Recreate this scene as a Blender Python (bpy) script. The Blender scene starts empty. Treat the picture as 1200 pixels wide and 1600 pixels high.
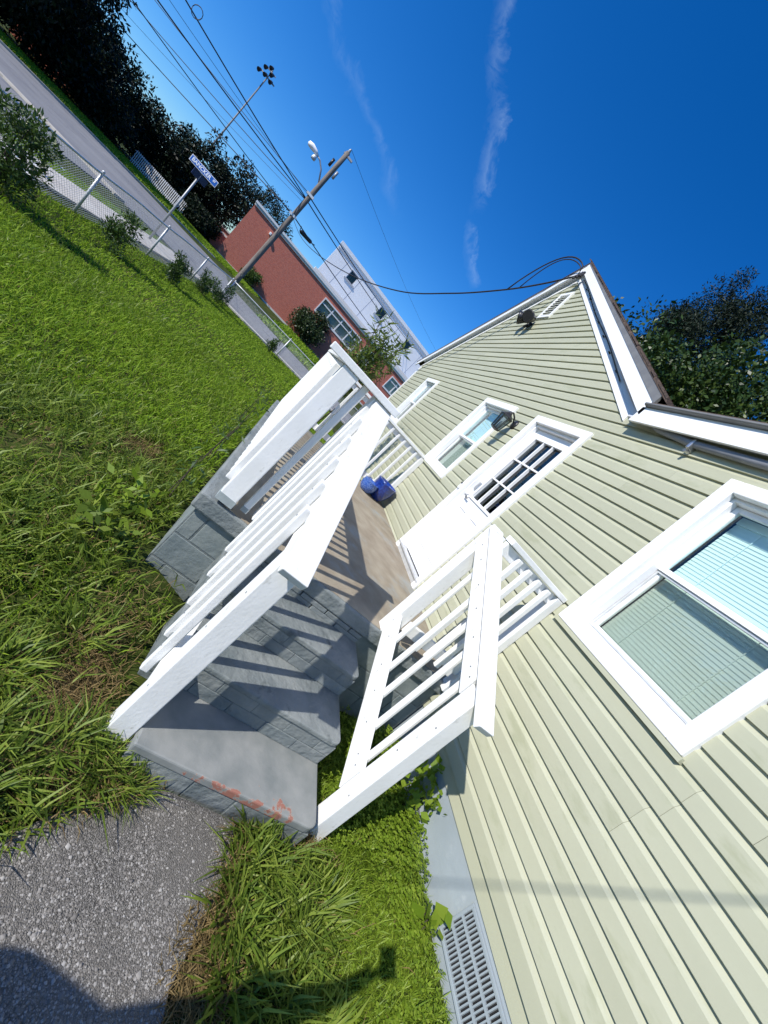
import bpy, math, random
import numpy as np
from mathutils import Vector, Matrix
random.seed(7); RNG = np.random.default_rng(7)
S = bpy.context.scene
COL = S.collection

# ---------------------------------------------------------------- camera
CAMP = Vector((0.0, 2.2, 1.63))
RC = ((-0.13825832, -0.67278917, 0.72680078), (-0.37777617, -0.64253998, -0.66665399), (0.91551614, -0.36673847, -0.16532721))
FPX = 635.26
cd = bpy.data.cameras.new('camera'); cam = bpy.data.objects.new('camera', cd); COL.objects.link(cam)
rt, up, bk = Vector(RC[0]), -Vector(RC[1]), -Vector(RC[2])
m = Matrix.Identity(4)
for i in range(3):
    m[i][0], m[i][1], m[i][2], m[i][3] = rt[i], up[i], bk[i], CAMP[i]
cam.matrix_world = m
cd.sensor_fit = 'HORIZONTAL'; cd.sensor_width = 36; cd.lens = 36 * FPX / 1200
cd.clip_start = 0.02; cd.clip_end = 2000
S.camera = cam

# ---------------------------------------------------------------- sky and sun
SUNRAY = Vector((0.341, -0.720, -0.604)).normalized()
el = math.asin(-SUNRAY.z); sx, sy = -SUNRAY.x, -SUNRAY.y
wd = bpy.data.worlds.new('World'); S.world = wd; wd.use_nodes = True
nt = wd.node_tree; nt.nodes.clear()
def wn(t, **k):
    n = nt.nodes.new(t)
    for a, b in k.items(): setattr(n, a, b)
    return n
sky = wn('ShaderNodeTexSky', sky_type='NISHITA', sun_disc=False, sun_elevation=el, sun_rotation=math.atan2(sx, sy),
         air_density=1.0, dust_density=0.25, ozone_density=4.0)
hs = wn('ShaderNodeHueSaturation'); hs.inputs['Saturation'].default_value = 1.35; hs.inputs['Value'].default_value = 1.0
nt.links.new(sky.outputs[0], hs.inputs['Color'])
geo = wn('ShaderNodeTexCoord')
# thin cirrus: a few wind-drawn streaks, each along its own arc of the sky
def wm(op, a, b=None):
    n = wn('ShaderNodeMath', operation=op)
    for i_, q in enumerate((a, b)):
        if q is None: continue
        if isinstance(q, (int, float)): n.inputs[i_].default_value = q
        else: nt.links.new(q, n.inputs[i_])
    return n.outputs[0]
def wdot(v):
    n = wn('ShaderNodeVectorMath', operation='DOT_PRODUCT'); nt.links.new(geo.outputs['Generated'], n.inputs[0]); n.inputs[1].default_value = v; return n.outputs['Value']
nz = wn('ShaderNodeTexNoise'); nz.inputs['Scale'].default_value = 7; nz.inputs['Detail'].default_value = 7; nz.inputs['Roughness'].default_value = .6; nt.links.new(geo.outputs['Generated'], nz.inputs['Vector'])
nf = wn('ShaderNodeTexNoise'); nf.inputs['Scale'].default_value = 19; nf.inputs['Detail'].default_value = 8; nf.inputs['Roughness'].default_value = .65; nf.inputs['Distortion'].default_value = 1.2; nt.links.new(geo.outputs['Generated'], nf.inputs['Vector'])
wob = wm('ADD', wm('MULTIPLY', wm('SUBTRACT', nz.outputs['Fac'], .5), .10), wm('MULTIPLY', wm('SUBTRACT', nf.outputs['Fac'], .5), .045))
tot = None
for nv, md, half, wid, amp in (((.2924, .7284, -.6196), (.8736, .0602, .483), .150, .016, .19), ((.3255, .5819, -.7453), (.9361, -.087, .3409), .062, .012, .18), ((.2404, .3462, -.9068), (.9149, .2314, .3308), .19, .016, .09),
                               ((-.55, .62, -.56), (-.62, .15, .77), .3, .03, .5), ((.1, -.8, .59), (.2, .6, .77), .3, .03, .4)):
    ac = wm('ABSOLUTE', wm('ADD', wdot(nv), wob)); a1 = wm('SUBTRACT', 1.0, wm('MINIMUM', wm('DIVIDE', ac, wid), 1.0))
    cs = math.cos(half); al = wm('MAXIMUM', wm('MULTIPLY', wm('SUBTRACT', wdot(md), cs), 1 / (1 - cs)), 0.0); al = wm('MINIMUM', wm('MULTIPLY', al, 2.2), 1.0)
    k = wm('MULTIPLY', wm('MULTIPLY', a1, al), amp); tot = k if tot is None else wm('ADD', tot, k)
fr_ = wn('ShaderNodeMapRange'); fr_.inputs['From Min'].default_value = .34; fr_.inputs['From Max'].default_value = .74; nt.links.new(nf.outputs['Fac'], fr_.inputs[0])
cloud = wm('MULTIPLY', tot, fr_.outputs[0])
mx = wn('ShaderNodeMix', data_type='RGBA'); mx.inputs[7].default_value = (5.2, 6.7, 8.2, 1)
nt.links.new(cloud, mx.inputs[0]); 
tn = wn('ShaderNodeMix', data_type='RGBA', blend_type='MULTIPLY'); tn.inputs[0].default_value = 1; tn.inputs[7].default_value = (.62, .86, 1.14, 1); nt.links.new(hs.outputs[0], tn.inputs[6]); nt.links.new(tn.outputs[2], mx.inputs[6])
bg = wn('ShaderNodeBackground'); bg.inputs[1].default_value = 0.13
nt.links.new(mx.outputs[2], bg.inputs[0])
wo = wn('ShaderNodeOutputWorld'); nt.links.new(bg.outputs[0], wo.inputs[0])
sl = bpy.data.lights.new('sun', 'SUN'); sl.energy = 5.0; sl.angle = math.radians(0.53); sl.color = (1, .955, .88)
so = bpy.data.objects.new('sun', sl); COL.objects.link(so)
so.rotation_euler = SUNRAY.to_track_quat('-Z', 'Y').to_euler(); so.location = (-6, 14, 14)
S.view_settings.view_transform = 'Standard'; S.view_settings.look = 'None'
S.view_settings.exposure = 0.2; S.view_settings.gamma = 1; S.view_settings.use_curve_mapping = False

# ---------------------------------------------------------------- materials
MATS = {}
def M(name, c1, c2=None, scale=4, rough=.6, bump=0, bscale=60, spec=.4, detail=5, lo=.35, hi=.65, metal=0, rnd=0, coat=0, stretch=None, c3=None, s3=1.0, p3=.62, bdist=.01):
    mt = bpy.data.materials.new(name); mt.use_nodes = True; t = mt.node_tree; N = t.nodes; L = t.links
    b = N['Principled BSDF']; b.inputs['Roughness'].default_value = rough; b.inputs['Specular IOR Level'].default_value = spec
    b.inputs['Metallic'].default_value = metal; b.inputs['Coat Weight'].default_value = coat
    tc = N.new('ShaderNodeTexCoord'); vec = tc.outputs['Object']
    if rnd:
        oi = N.new('ShaderNodeObjectInfo'); ad = N.new('ShaderNodeVectorMath'); ad.operation = 'MULTIPLY_ADD'
        cb = N.new('ShaderNodeCombineXYZ'); L.new(oi.outputs['Random'], cb.inputs[0]); L.new(oi.outputs['Random'], cb.inputs[1])
        L.new(cb.outputs[0], ad.inputs[0]); ad.inputs[1].default_value = (37, 91, 13); L.new(vec, ad.inputs[2]); vec = ad.outputs[0]
    if stretch:
        mpp = N.new('ShaderNodeMapping'); mpp.inputs['Scale'].default_value = stretch; L.new(vec, mpp.inputs[0]); vec = mpp.outputs[0]
    c1 = (*c1, 1)
    if c2 is None: b.inputs['Base Color'].default_value = c1; col = None
    else:
        n = N.new('ShaderNodeTexNoise'); n.inputs['Scale'].default_value = scale; n.inputs['Detail'].default_value = detail; L.new(vec, n.inputs['Vector'])
        r = N.new('ShaderNodeValToRGB'); r.color_ramp.elements[0].position = lo; r.color_ramp.elements[1].position = hi
        r.color_ramp.elements[0].color = c1; r.color_ramp.elements[1].color = (*c2, 1); L.new(n.outputs['Fac'], r.inputs[0]); col = r.outputs[0]
        if c3:
            n3 = N.new('ShaderNodeTexNoise'); n3.inputs['Scale'].default_value = s3; n3.inputs['Detail'].default_value = 8; n3.inputs['Roughness'].default_value = .65; L.new(vec, n3.inputs['Vector'])
            r3 = N.new('ShaderNodeValToRGB'); r3.color_ramp.elements[0].position = p3 - .06; r3.color_ramp.elements[1].position = p3 + .06; L.new(n3.outputs['Fac'], r3.inputs[0])
            x3 = N.new('ShaderNodeMix'); x3.data_type = 'RGBA'; L.new(r3.outputs[0], x3.inputs[0]); L.new(col, x3.inputs[6]); x3.inputs[7].default_value = (*c3, 1); col = x3.outputs[2]
    if rnd and col is not None:
        hv = N.new('ShaderNodeHueSaturation'); mr = N.new('ShaderNodeMapRange'); mr.inputs['To Min'].default_value = 1 - rnd; mr.inputs['To Max'].default_value = 1 + rnd
        L.new(oi.outputs['Random'], mr.inputs[0]); L.new(mr.outputs[0], hv.inputs['Value']); L.new(col, hv.inputs['Color']); col = hv.outputs[0]
    if col is not None: L.new(col, b.inputs['Base Color'])
    if bump:
        bn = N.new('ShaderNodeTexNoise'); bn.inputs['Scale'].default_value = bscale; bn.inputs['Detail'].default_value = 6; L.new(vec, bn.inputs['Vector'])
        bp = N.new('ShaderNodeBump'); bp.inputs['Strength'].default_value = bump; bp.inputs['Distance'].default_value = bdist; L.new(bn.outputs['Fac'], bp.inputs['Height']); L.new(bp.outputs[0], b.inputs['Normal'])
    MATS[name] = mt; return mt
def LEAF(name, a, b_, c, rough=.45, trans=.35, spec=.5):
    mt = bpy.data.materials.new(name); mt.use_nodes = True; t = mt.node_tree; N = t.nodes; L = t.links
    b = N['Principled BSDF']; b.inputs['Roughness'].default_value = rough; b.inputs['Specular IOR Level'].default_value = spec
    g = N.new('ShaderNodeNewGeometry'); r = N.new('ShaderNodeValToRGB'); L.new(g.outputs['Random Per Island'], r.inputs[0])
    e = r.color_ramp.elements; e[0].color = (*a, 1); e[1].color = (*c, 1); e[1].position = 1; k = r.color_ramp.elements.new(.5); k.color = (*b_, 1)
    L.new(r.outputs[0], b.inputs['Base Color'])
    tr = N.new('ShaderNodeBsdfTranslucent'); L.new(r.outputs[0], tr.inputs[0])
    ms = N.new('ShaderNodeMixShader'); ms.inputs[0].default_value = trans; L.new(b.outputs[0], ms.inputs[1]); L.new(tr.outputs[0], ms.inputs[2])
    L.new(ms.outputs[0], N['Material Output'].inputs[0]); MATS[name] = mt; return mt
def GLASS(name, tint):
    mt = bpy.data.materials.new(name); mt.use_nodes = True; t = mt.node_tree; N = t.nodes; L = t.links; N.remove(N['Principled BSDF'])
    tr = N.new('ShaderNodeBsdfTransparent'); tr.inputs[0].default_value = (*tint, 1)
    gl = N.new('ShaderNodeBsdfGlossy'); gl.inputs['Roughness'].default_value = .01; gl.inputs['Color'].default_value = (1, 1, 1, 1)
    lw = N.new('ShaderNodeLayerWeight'); lw.inputs[0].default_value = .5
    pw = N.new('ShaderNodeMath'); pw.operation = 'POWER'; pw.inputs[1].default_value = 4; L.new(lw.outputs['Facing'], pw.inputs[0])
    ma = N.new('ShaderNodeMath'); ma.operation = 'MULTIPLY_ADD'; ma.inputs[1].default_value = .8; ma.inputs[2].default_value = .035; L.new(pw.outputs[0], ma.inputs[0])
    ms = N.new('ShaderNodeMixShader'); L.new(ma.outputs[0], ms.inputs[0]); L.new(tr.outputs[0], ms.inputs[1]); L.new(gl.outputs[0], ms.inputs[2])
    L.new(ms.outputs[0], N['Material Output'].inputs[0]); MATS[name] = mt
M('siding', (.405, .407, .295), (.438, .44, .322), 1.1, .5, .06, 120, .3, rnd=.035, c3=(.365, .373, .255), s3=2.2, p3=.62, stretch=(1, 3, 3))
M('white_paint', (.80, .80, .79), (.73, .73, .71), 7, .5, .12, 90, .3, c3=(.50, .49, .45), s3=19, p3=.68, stretch=(1, 1, .55))
M('white_trim', (.82, .82, .82), (.79, .79, .79), 3, .35, 0, spec=.5)
M('soffit', (.62, .62, .66), (.58, .58, .62), 5, .5)  # lavender-grey puts the shade of the underside into the colour
M('wood_end', (.30, .34, .34), (.38, .42, .42), 12, .7, .2)
M('grey_paint', (.145, .168, .17), (.235, .252, .245), 5, .62, .8, 30, .3, c3=(.10, .115, .115), s3=7, p3=.64, rnd=.05, bdist=.012)
M('grey_wall', (.27, .31, .335), (.32, .36, .38), 2.2, .5, .18, 25, .35, c3=(.40, .43, .44), s3=5, p3=.70)
M('porch_floor', (.36, .315, .24), (.25, .205, .15), 5.5, .8, .35, 120, .2, detail=11, lo=.3, hi=.72, c3=(.31, .315, .29), s3=1.9, p3=.60)
M('block_paint', (.165, .195, .195), (.235, .262, .25), 7, .7, .5, 26, .25, rnd=.06)
M('mortar', (.11, .13, .13), (.19, .21, .205), 20, .9, .4, 90)
M('interior', (.03, .035, .04)); M('blind', (.74, .80, .78), (.70, .76, .74), 3, .6)
GLASS('glass', (.90, .97, .97)); GLASS('glass_screen', (.80, .83, .80)); GLASS('glass_dark', (.45, .52, .54))
M('black_metal', (.018, .018, .02), rough=.35, spec=.5); M('dark_slot', (.012, .012, .014), rough=.9)
M('steel', (.55, .56, .57), (.46, .47, .48), 30, .35, .05, metal=.85); M('galv', (.62, .63, .63), (.52, .53, .53), 14, .45, 0, metal=.35)
M('conduit', (.24, .25, .28), (.20, .21, .24), 8, .45); M('cable', (.022, .021, .024), rough=.6)
M('shingle', (.055, .038, .03), (.115, .078, .058), 22, .9, .9, 60, c3=(.06, .045, .04), s3=30, p3=.55)
M('drip', (.19, .19, .185), (.15, .15, .15), 8, .5)
M('blue_glaze', (.008, .022, .16), (.015, .05, .28), 30, .12, spec=.6, coat=.6); M('blue_speck', (.02, .08, .34), (.16, .26, .55), 90, .2, spec=.6, coat=.5, lo=.5, hi=.62)
M('soil', (.045, .032, .02), (.075, .055, .035), 20, .95, .6, 60)
M('asphalt', (.20, .20, .205), (.25, .25, .25), .35, .9, .3, 40, .2, c3=(.16, .16, .17), s3=.7, p3=.6)
M('concrete', (.50, .46, .40), (.58, .55, .49), 1.4, .85, .2, 60, .2, c3=(.40, .37, .33), s3=3, p3=.6)
M('kerb', (.50, .46, .38), (.42, .38, .32), 3, .9, .2, 40)
M('pole_wood', (.135, .115, .10), (.22, .195, .17), 3, .9, .5, 40, stretch=(6, 6, .5))
M('metal_grey', (.34, .35, .36), rough=.5, metal=.4)
M('sign_blue', (.012, .10, .42), rough=.35); M('sign_white', (.80, .82, .85), rough=.4); M('sign_dark', (.012, .022, .085), rough=.4)
M('cream_stone', (.66, .62, .56), (.72, .69, .63), .6, .8); M('panel_white', (.82, .82, .82), (.86, .86, .86), .4, .6)
M('panel_grey', (.42, .43, .46), rough=.6); M('bark', (.05, .038, .028), (.095, .075, .058), 8, .95, .8, 20, stretch=(3, 3, .6))
M('skin', (.42, .27, .19), rough=.55); M('shirt', (.10, .11, .14), (.12, .13, .16), 20, .85); M('trousers', (.03, .04, .07), rough=.85); M('hair', (.02, .015, .012), rough=.6)
M('straw', (.36, .27, .13), (.24, .17, .08), 30, .9)
LEAF('blade', (.145, .26, .014), (.215, .345, .02), (.32, .44, .04), .6, .45, .18)
LEAF('blade_dark', (.088, .148, .016), (.16, .232, .028), (.28, .345, .058), .45, .40, .28)
LEAF('blade_dry', (.20, .135, .055), (.30, .22, .10), (.14, .10, .04), .8, .25, .1)
LEAF('clover', (.14, .225, .016), (.20, .30, .024), (.29, .385, .045), .5, .4, .35)
LEAF('shrub_leaf', (.030, .065, .012), (.055, .105, .018), (.095, .155, .035), .4, .3)
LEAF('bush_leaf', (.016, .034, .010), (.026, .050, .013), (.045, .072, .020), .5, .2)
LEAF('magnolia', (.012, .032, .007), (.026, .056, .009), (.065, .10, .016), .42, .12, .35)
LEAF('far_leaf_shade', (.004, .009, .005), (.008, .016, .007), (.016, .030, .012), .5, .10, .2)  # near-black greens put the deep shade of the backlit trees into the colour
LEAF('willow_leaf', (.08, .13, .02), (.12, .18, .03), (.17, .22, .05), .45, .4)
LEAF('pebble', (.14, .13, .118), (.225, .21, .19), (.36, .345, .32), .8, 0, .2)
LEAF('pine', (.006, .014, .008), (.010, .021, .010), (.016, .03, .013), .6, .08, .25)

def special_mats():
    # lawn earth
    mt = M('earth', (.028, .042, .009), (.06, .08, .016), 3.2, .95, .6, 40, .1, c3=(.16, .12, .055), s3=1.3, p3=.64)
    # exposed aggregate walk
    mt = bpy.data.materials.new('aggregate'); mt.use_nodes = True; t = mt.node_tree; N = t.nodes; L = t.links; b = N['Principled BSDF']; b.inputs['Roughness'].default_value = .75
    tc = N.new('ShaderNodeTexCoord')
    wv = N.new('ShaderNodeTexNoise'); wv.inputs['Scale'].default_value = 40; L.new(tc.outputs['Object'], wv.inputs['Vector'])
    mv = N.new('ShaderNodeMix'); mv.data_type = 'RGBA'; mv.inputs[0].default_value = .004; L.new(tc.outputs['Object'], mv.inputs[6]); L.new(wv.outputs['Color'], mv.inputs[7])
    v = N.new('ShaderNodeTexVoronoi'); v.inputs['Scale'].default_value = 260; L.new(mv.outputs[2], v.inputs['Vector'])
    r = N.new('ShaderNodeValToRGB'); e = r.color_ramp.elements; e[0].position = .18; e[0].color = (.25, .235, .215, 1); e[1].position = .6; e[1].color = (.12, .112, .10, 1); L.new(v.outputs['Distance'], r.inputs[0])
    hv = N.new('ShaderNodeHueSaturation'); sp = N.new('ShaderNodeSeparateColor'); L.new(v.outputs['Color'], sp.inputs[0]); mr = N.new('ShaderNodeMapRange'); mr.inputs['To Min'].default_value = .45; mr.inputs['To Max'].default_value = 1.5
    L.new(sp.outputs[0], mr.inputs[0]); L.new(mr.outputs[0], hv.inputs['Value']); L.new(r.outputs[0], hv.inputs['Color'])
    n = N.new('ShaderNodeTexNoise'); n.inputs['Scale'].default_value = 3.5; n.inputs['Detail'].default_value = 6; L.new(tc.outputs['Object'], n.inputs['Vector'])
    r2 = N.new('ShaderNodeValToRGB'); r2.color_ramp.elements[0].position = .42; r2.color_ramp.elements[1].position = .62; L.new(n.outputs['Fac'], r2.inputs[0])
    x = N.new('ShaderNodeMix'); x.data_type = 'RGBA'; x.blend_type = 'MIX'
    mm = N.new('ShaderNodeMath'); mm.operation = 'MULTIPLY'; mm.inputs[1].default_value = .65; L.new(r2.outputs[0], mm.inputs[0]); L.new(mm.outputs[0], x.inputs[0]); L.new(hv.outputs[0], x.inputs[6]); x.inputs[7].default_value = (.17, .158, .14, 1)
    L.new(x.outputs[2], b.inputs['Base Color'])
    bp = N.new('ShaderNodeBump'); bp.inputs['Strength'].default_value = .9; bp.inputs['Distance'].default_value = .004; iv = N.new('ShaderNodeMath'); iv.operation = 'SUBTRACT'; iv.inputs[0].default_value = 1; L.new(v.outputs['Distance'], iv.inputs[1]); L.new(iv.outputs[0], bp.inputs['Height']); L.new(bp.outputs[0], b.inputs['Normal'])
    b.inputs['Roughness'].default_value = .95; b.inputs['Specular IOR Level'].default_value = .12; MATS['aggregate'] = mt
    # far brick wall: courses too small to pick apart
    mt = bpy.data.materials.new('far_brick'); mt.use_nodes = True; t = mt.node_tree; N = t.nodes; L = t.links; b = N['Principled BSDF']; b.inputs['Roughness'].default_value = .85; b.inputs['Specular IOR Level'].default_value = .2
    tc = N.new('ShaderNodeTexCoord'); mp_ = N.new('ShaderNodeMapping'); mp_.inputs['Rotation'].default_value = (math.pi / 2, 0, 0); L.new(tc.outputs['Object'], mp_.inputs[0])
    br = N.new('ShaderNodeTexBrick'); br.inputs['Scale'].default_value = 3.2; br.inputs['Color1'].default_value = (.62, .17, .105, 1); br.inputs['Color2'].default_value = (.48, .115, .075, 1); br.inputs['Mortar'].default_value = (.50, .30, .25, 1); br.inputs['Mortar Size'].default_value = .022
    L.new(mp_.outputs[0], br.inputs['Vector']); L.new(br.outputs['Color'], b.inputs['Base Color']); MATS['far_brick'] = mt
    # painted bottom tread with worn nose
    mt = bpy.data.materials.new('worn_tread'); mt.use_nodes = True; t = mt.node_tree; N = t.nodes; L = t.links; b = N['Principled BSDF']; b.inputs['Roughness'].default_value = .65
    g = N.new('ShaderNodeNewGeometry'); sp = N.new('ShaderNodeSeparateXYZ'); L.new(g.outputs['Position'], sp.inputs[0])
    n = N.new('ShaderNodeTexNoise'); n.inputs['Scale'].default_value = 7; n.inputs['Detail'].default_value = 7; L.new(g.outputs['Position'], n.inputs['Vector'])
    base = N.new('ShaderNodeValToRGB'); base.color_ramp.elements[0].position = .35; base.color_ramp.elements[0].color = (.18, .195, .19, 1); base.color_ramp.elements[1].position = .65; base.color_ramp.elements[1].color = (.265, .272, .26, 1); L.new(n.outputs['Fac'], base.inputs[0])
    f = N.new('ShaderNodeTexNoise'); f.inputs['Scale'].default_value = 17; f.inputs['Detail'].default_value = 8; f.inputs['Roughness'].default_value = .7; L.new(g.outputs['Position'], f.inputs['Vector'])
    def band(src, lo_, hi_):
        k = N.new('ShaderNodeMapRange'); k.inputs['From Min'].default_value = lo_; k.inputs['From Max'].default_value = hi_; L.new(src, k.inputs[0]); return k.outputs[0]
    def mth(op, a, bb):
        k = N.new('ShaderNodeMath'); k.operation = op
        for i_, q in enumerate((a, bb)):
            if isinstance(q, float): k.inputs[i_].default_value = q
            else: L.new(q, k.inputs[i_])
        return k.outputs[0]
    nose = band(sp.outputs[0], 1.250, 1.180)          # worn along the front edge of the tread
    ys = mth('MULTIPLY', band(sp.outputs[1], .90, .98), band(sp.outputs[1], 1.62, 1.42))
    nose2 = mth('MULTIPLY', band(sp.outputs[0], 1.212, 1.184), ys); pat = mth('MULTIPLY', band(sp.outputs[0], 1.30, 1.20), mth('MULTIPLY', band(sp.outputs[1], .86, .96), band(sp.outputs[1], 1.22, 1.06)))
    wear = mth('ADD', mth('MAXIMUM', nose2, pat), mth('MULTIPLY', mth('SUBTRACT', f.outputs['Fac'], .5), 3.0))
    k1 = N.new('ShaderNodeValToRGB'); k1.color_ramp.elements[0].position = .92; k1.color_ramp.elements[1].position = .98; L.new(wear, k1.inputs[0])
    x1 = N.new('ShaderNodeMix'); x1.data_type = 'RGBA'; L.new(k1.outputs[0], x1.inputs[0]); L.new(base.outputs[0], x1.inputs[6]); x1.inputs[7].default_value = (.36, .32, .27, 1)
    k2 = N.new('ShaderNodeValToRGB'); k2.color_ramp.elements[0].position = .98; k2.color_ramp.elements[1].position = 1.0; L.new(wear, k2.inputs[0])
    x2 = N.new('ShaderNodeMix'); x2.data_type = 'RGBA'; L.new(k2.outputs[0], x2.inputs[0]); L.new(x1.outputs[2], x2.inputs[6]); x2.inputs[7].default_value = (.30, .13, .095, 1)
    L.new(x2.outputs[2], b.inputs['Base Color'])
    bp = N.new('ShaderNodeBump'); bp.inputs['Strength'].default_value = .35; bp.inputs['Distance'].default_value = .008; L.new(f.outputs['Fac'], bp.inputs['Height']); L.new(bp.outputs[0], b.inputs['Normal'])
    MATS['worn_tread'] = mt
special_mats()

# ---------------------------------------------------------------- helpers
WL = {}
def wloc(o): return WL.get(o.name, Vector((0, 0, 0)))
def tag(o, label=None, cat=None, group=None, kind=None):
    if label: o['label'] = label
    if cat: o['category'] = cat
    if group: o['group'] = group
    if kind: o['kind'] = kind
    return o
def link(o, world, parent=None):
    COL.objects.link(o); world = Vector(world); WL[o.name] = world
    if parent is not None: o.parent = parent; o.location = world - wloc(parent)
    else: o.location = world
    return o
def thing(name, loc, label, cat, group=None):
    o = bpy.data.objects.new(name, None); o.empty_display_size = .1; link(o, loc); return tag(o, label, cat, group)
class MB:
    def __init__(s): s.v = []; s.f = []
    def add(s, vs, fs):
        k = len(s.v); s.v += [tuple(p) for p in vs]; s.f += [tuple(i + k for i in f) for f in fs]; return s
    def box(s, a, b):
        (x0, y0, z0), (x1, y1, z1) = a, b
        x0, x1 = min(x0, x1), max(x0, x1); y0, y1 = min(y0, y1), max(y0, y1); z0, z1 = min(z0, z1), max(z0, z1)
        return s.add([(x0, y0, z0), (x1, y0, z0), (x1, y1, z0), (x0, y1, z0), (x0, y0, z1), (x1, y0, z1), (x1, y1, z1), (x0, y1, z1)],
                     [(0, 3, 2, 1), (4, 5, 6, 7), (0, 1, 5, 4), (1, 2, 6, 5), (2, 3, 7, 6), (3, 0, 4, 7)])
    def prism(s, poly, axis, a, b):
        # poly: 2-D outline swept along an axis ('x','y','z') from a to b
        n = len(poly); vs = []
        for w in (a, b):
            for p, q in poly: vs.append({'x': (w, p, q), 'y': (p, w, q), 'z': (p, q, w)}[axis])
        fs = [tuple(range(n)), tuple(range(2 * n - 1, n - 1, -1))] + [(i, i + n, (i + 1) % n + n, (i + 1) % n) for i in range(n)]
        return s.add(vs, fs)
    def tube(s, pts, r, n=8, cap=True):
        pts = [Vector(p) for p in pts]; rs = r if isinstance(r, (list, tuple)) else [r] * len(pts); vs = []; fs = []
        for i, p in enumerate(pts):
            d = (pts[min(i + 1, len(pts) - 1)] - pts[max(i - 1, 0)]).normalized()
            a = Vector((0, 0, 1)) if abs(d.z) < .9 else Vector((1, 0, 0)); u = d.cross(a).normalized(); w = d.cross(u)
            for k in range(n):
                t = 2 * math.pi * k / n; vs.append(p + (u * math.cos(t) + w * math.sin(t)) * rs[i])
        for i in range(len(pts) - 1):
            for k in range(n): fs.append((i * n + k, i * n + (k + 1) % n, (i + 1) * n + (k + 1) % n, (i + 1) * n + k))
        if cap: fs += [tuple(range(n - 1, -1, -1)), tuple(range((len(pts) - 1) * n, len(pts) * n))]
        return s.add(vs, fs)
    def lathe(s, prof, c=(0, 0, 0), n=28):
        vs = []; fs = []
        for r, z in prof:
            for k in range(n): t = 2 * math.pi * k / n; vs.append((c[0] + r * math.cos(t), c[1] + r * math.sin(t), c[2] + z))
        for i in range(len(prof) - 1):
            for k in range(n): fs.append((i * n + k, i * n + (k + 1) % n, (i + 1) * n + (k + 1) % n, (i + 1) * n + k))
        return s.add(vs, fs)
    def build(s, name, mat, parent=None, origin=None, smooth=False, bev=0):
        o_ = Vector(origin) if origin is not None else (wloc(parent) if parent is not None else Vector((0, 0, 0)))
        me = bpy.data.meshes.new(name); me.from_pydata([Vector(p) - o_ for p in s.v], [], s.f); me.materials.append(MATS[mat])
        import bmesh
        b = bmesh.new(); b.from_mesh(me); bmesh.ops.recalc_face_normals(b, faces=b.faces); b.to_mesh(me); b.free()
        if smooth:
            for p in me.polygons: p.use_smooth = True
        o = bpy.data.objects.new(name, me); link(o, o_, parent)
        if bev:
            q = o.modifiers.new('bevel', 'BEVEL'); q.width = bev; q.segments = 2; q.limit_method = 'ANGLE'; q.angle_limit = .6
        return o
def inst(src, world, parent, rotz=0, scale=None):
    o = src.copy(); 
    for k in list(o.keys()): del o[k]
    o.name = src.name.split('.')[0]; link(o, world, parent); o.rotation_euler = (0, 0, rotz)
    if scale: o.scale = scale
    return o
def fast_mesh(name, verts, quads, tris, mat, parent=None, kind=None, label=None, cat=None):
    o_ = wloc(parent) if parent is not None else Vector((0, 0, 0))
    me = bpy.data.meshes.new(name); nv = len(verts); nq = len(quads); ntr = len(tris)
    me.vertices.add(nv); me.vertices.foreach_set('co', (verts - np.array(o_)).astype(np.float32).ravel())
    me.loops.add(nq * 4 + ntr * 3); me.polygons.add(nq + ntr)
    li = np.concatenate([np.asarray(quads, dtype=np.int32).ravel(), np.asarray(tris, dtype=np.int32).ravel()])
    me.loops.foreach_set('vertex_index', li)
    st = np.concatenate([np.arange(nq) * 4, nq * 4 + np.arange(ntr) * 3]).astype(np.int32); me.polygons.foreach_set('loop_start', st)
    me.update(calc_edges=True); me.materials.append(MATS[mat])
    o = bpy.data.objects.new(name, me); link(o, o_, parent); tag(o, label, cat, None, kind); return o
def ss(a, b, x): t = np.clip((x - a) / (b - a), 0, 1); return t * t * (3 - 2 * t)
def gz(x, y):
    x = np.asarray(x, float); y = np.asarray(y, float)
    h = -.27 * np.maximum(ss(3.2, 6.4, y), ss(9, 19, x))
    h = h + .10 * ss(.6, .0, y) * ss(2.6, 1.9, x)
    h = h + .13 * ss(3.5, 2.3, y) * ss(1.45, 1.95, x) * ss(8.5, 5.5, x) * ss(1.70, 1.84, y)
    h = h + .015 * np.sin(x * 2.1 + y) * np.cos(y * 1.7) * ss(24, 15, np.hypot(x, y))
    return h + .25 * ss(30, 62, x)

# ================================================================ THE SETTING
def ground():
    # one sheet to the horizon, finer near the house
    xs = np.concatenate([[-900, -300, -80, -25], np.arange(-8, 24, .25), np.arange(24, 70, 2.), [80, 120, 300, 900]])
    ys = np.concatenate([[-900, -300, -80, -25], np.arange(-8, 14, .25), np.arange(14, 60, 2.), [80, 150, 400, 900]])
    X, Y = np.meshgrid(xs, ys, indexing='ij'); Z = gz(X, Y) - .02
    V = np.stack([X, Y, Z], -1).reshape(-1, 3); n, k = len(xs), len(ys)
    I = np.arange(n * k).reshape(n, k); Q = np.stack([I[:-1, :-1], I[1:, :-1], I[1:, 1:], I[:-1, 1:]], -1).reshape(-1, 4)
    fast_mesh('ground', V, Q, np.zeros((0, 3), int), 'earth', kind='structure', label='earth of the yard and verges under the grass')
ground()
def sheet(name, poly, z, mat, label, th=.05):
    b = MB(); b.prism(poly, 'z', z - th, z); o = b.build(name, mat); tag(o, label, None, None, 'structure'); return o
def fenceY(x): return 8.0 - (x - 5) * .1
ZS = -.262
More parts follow.
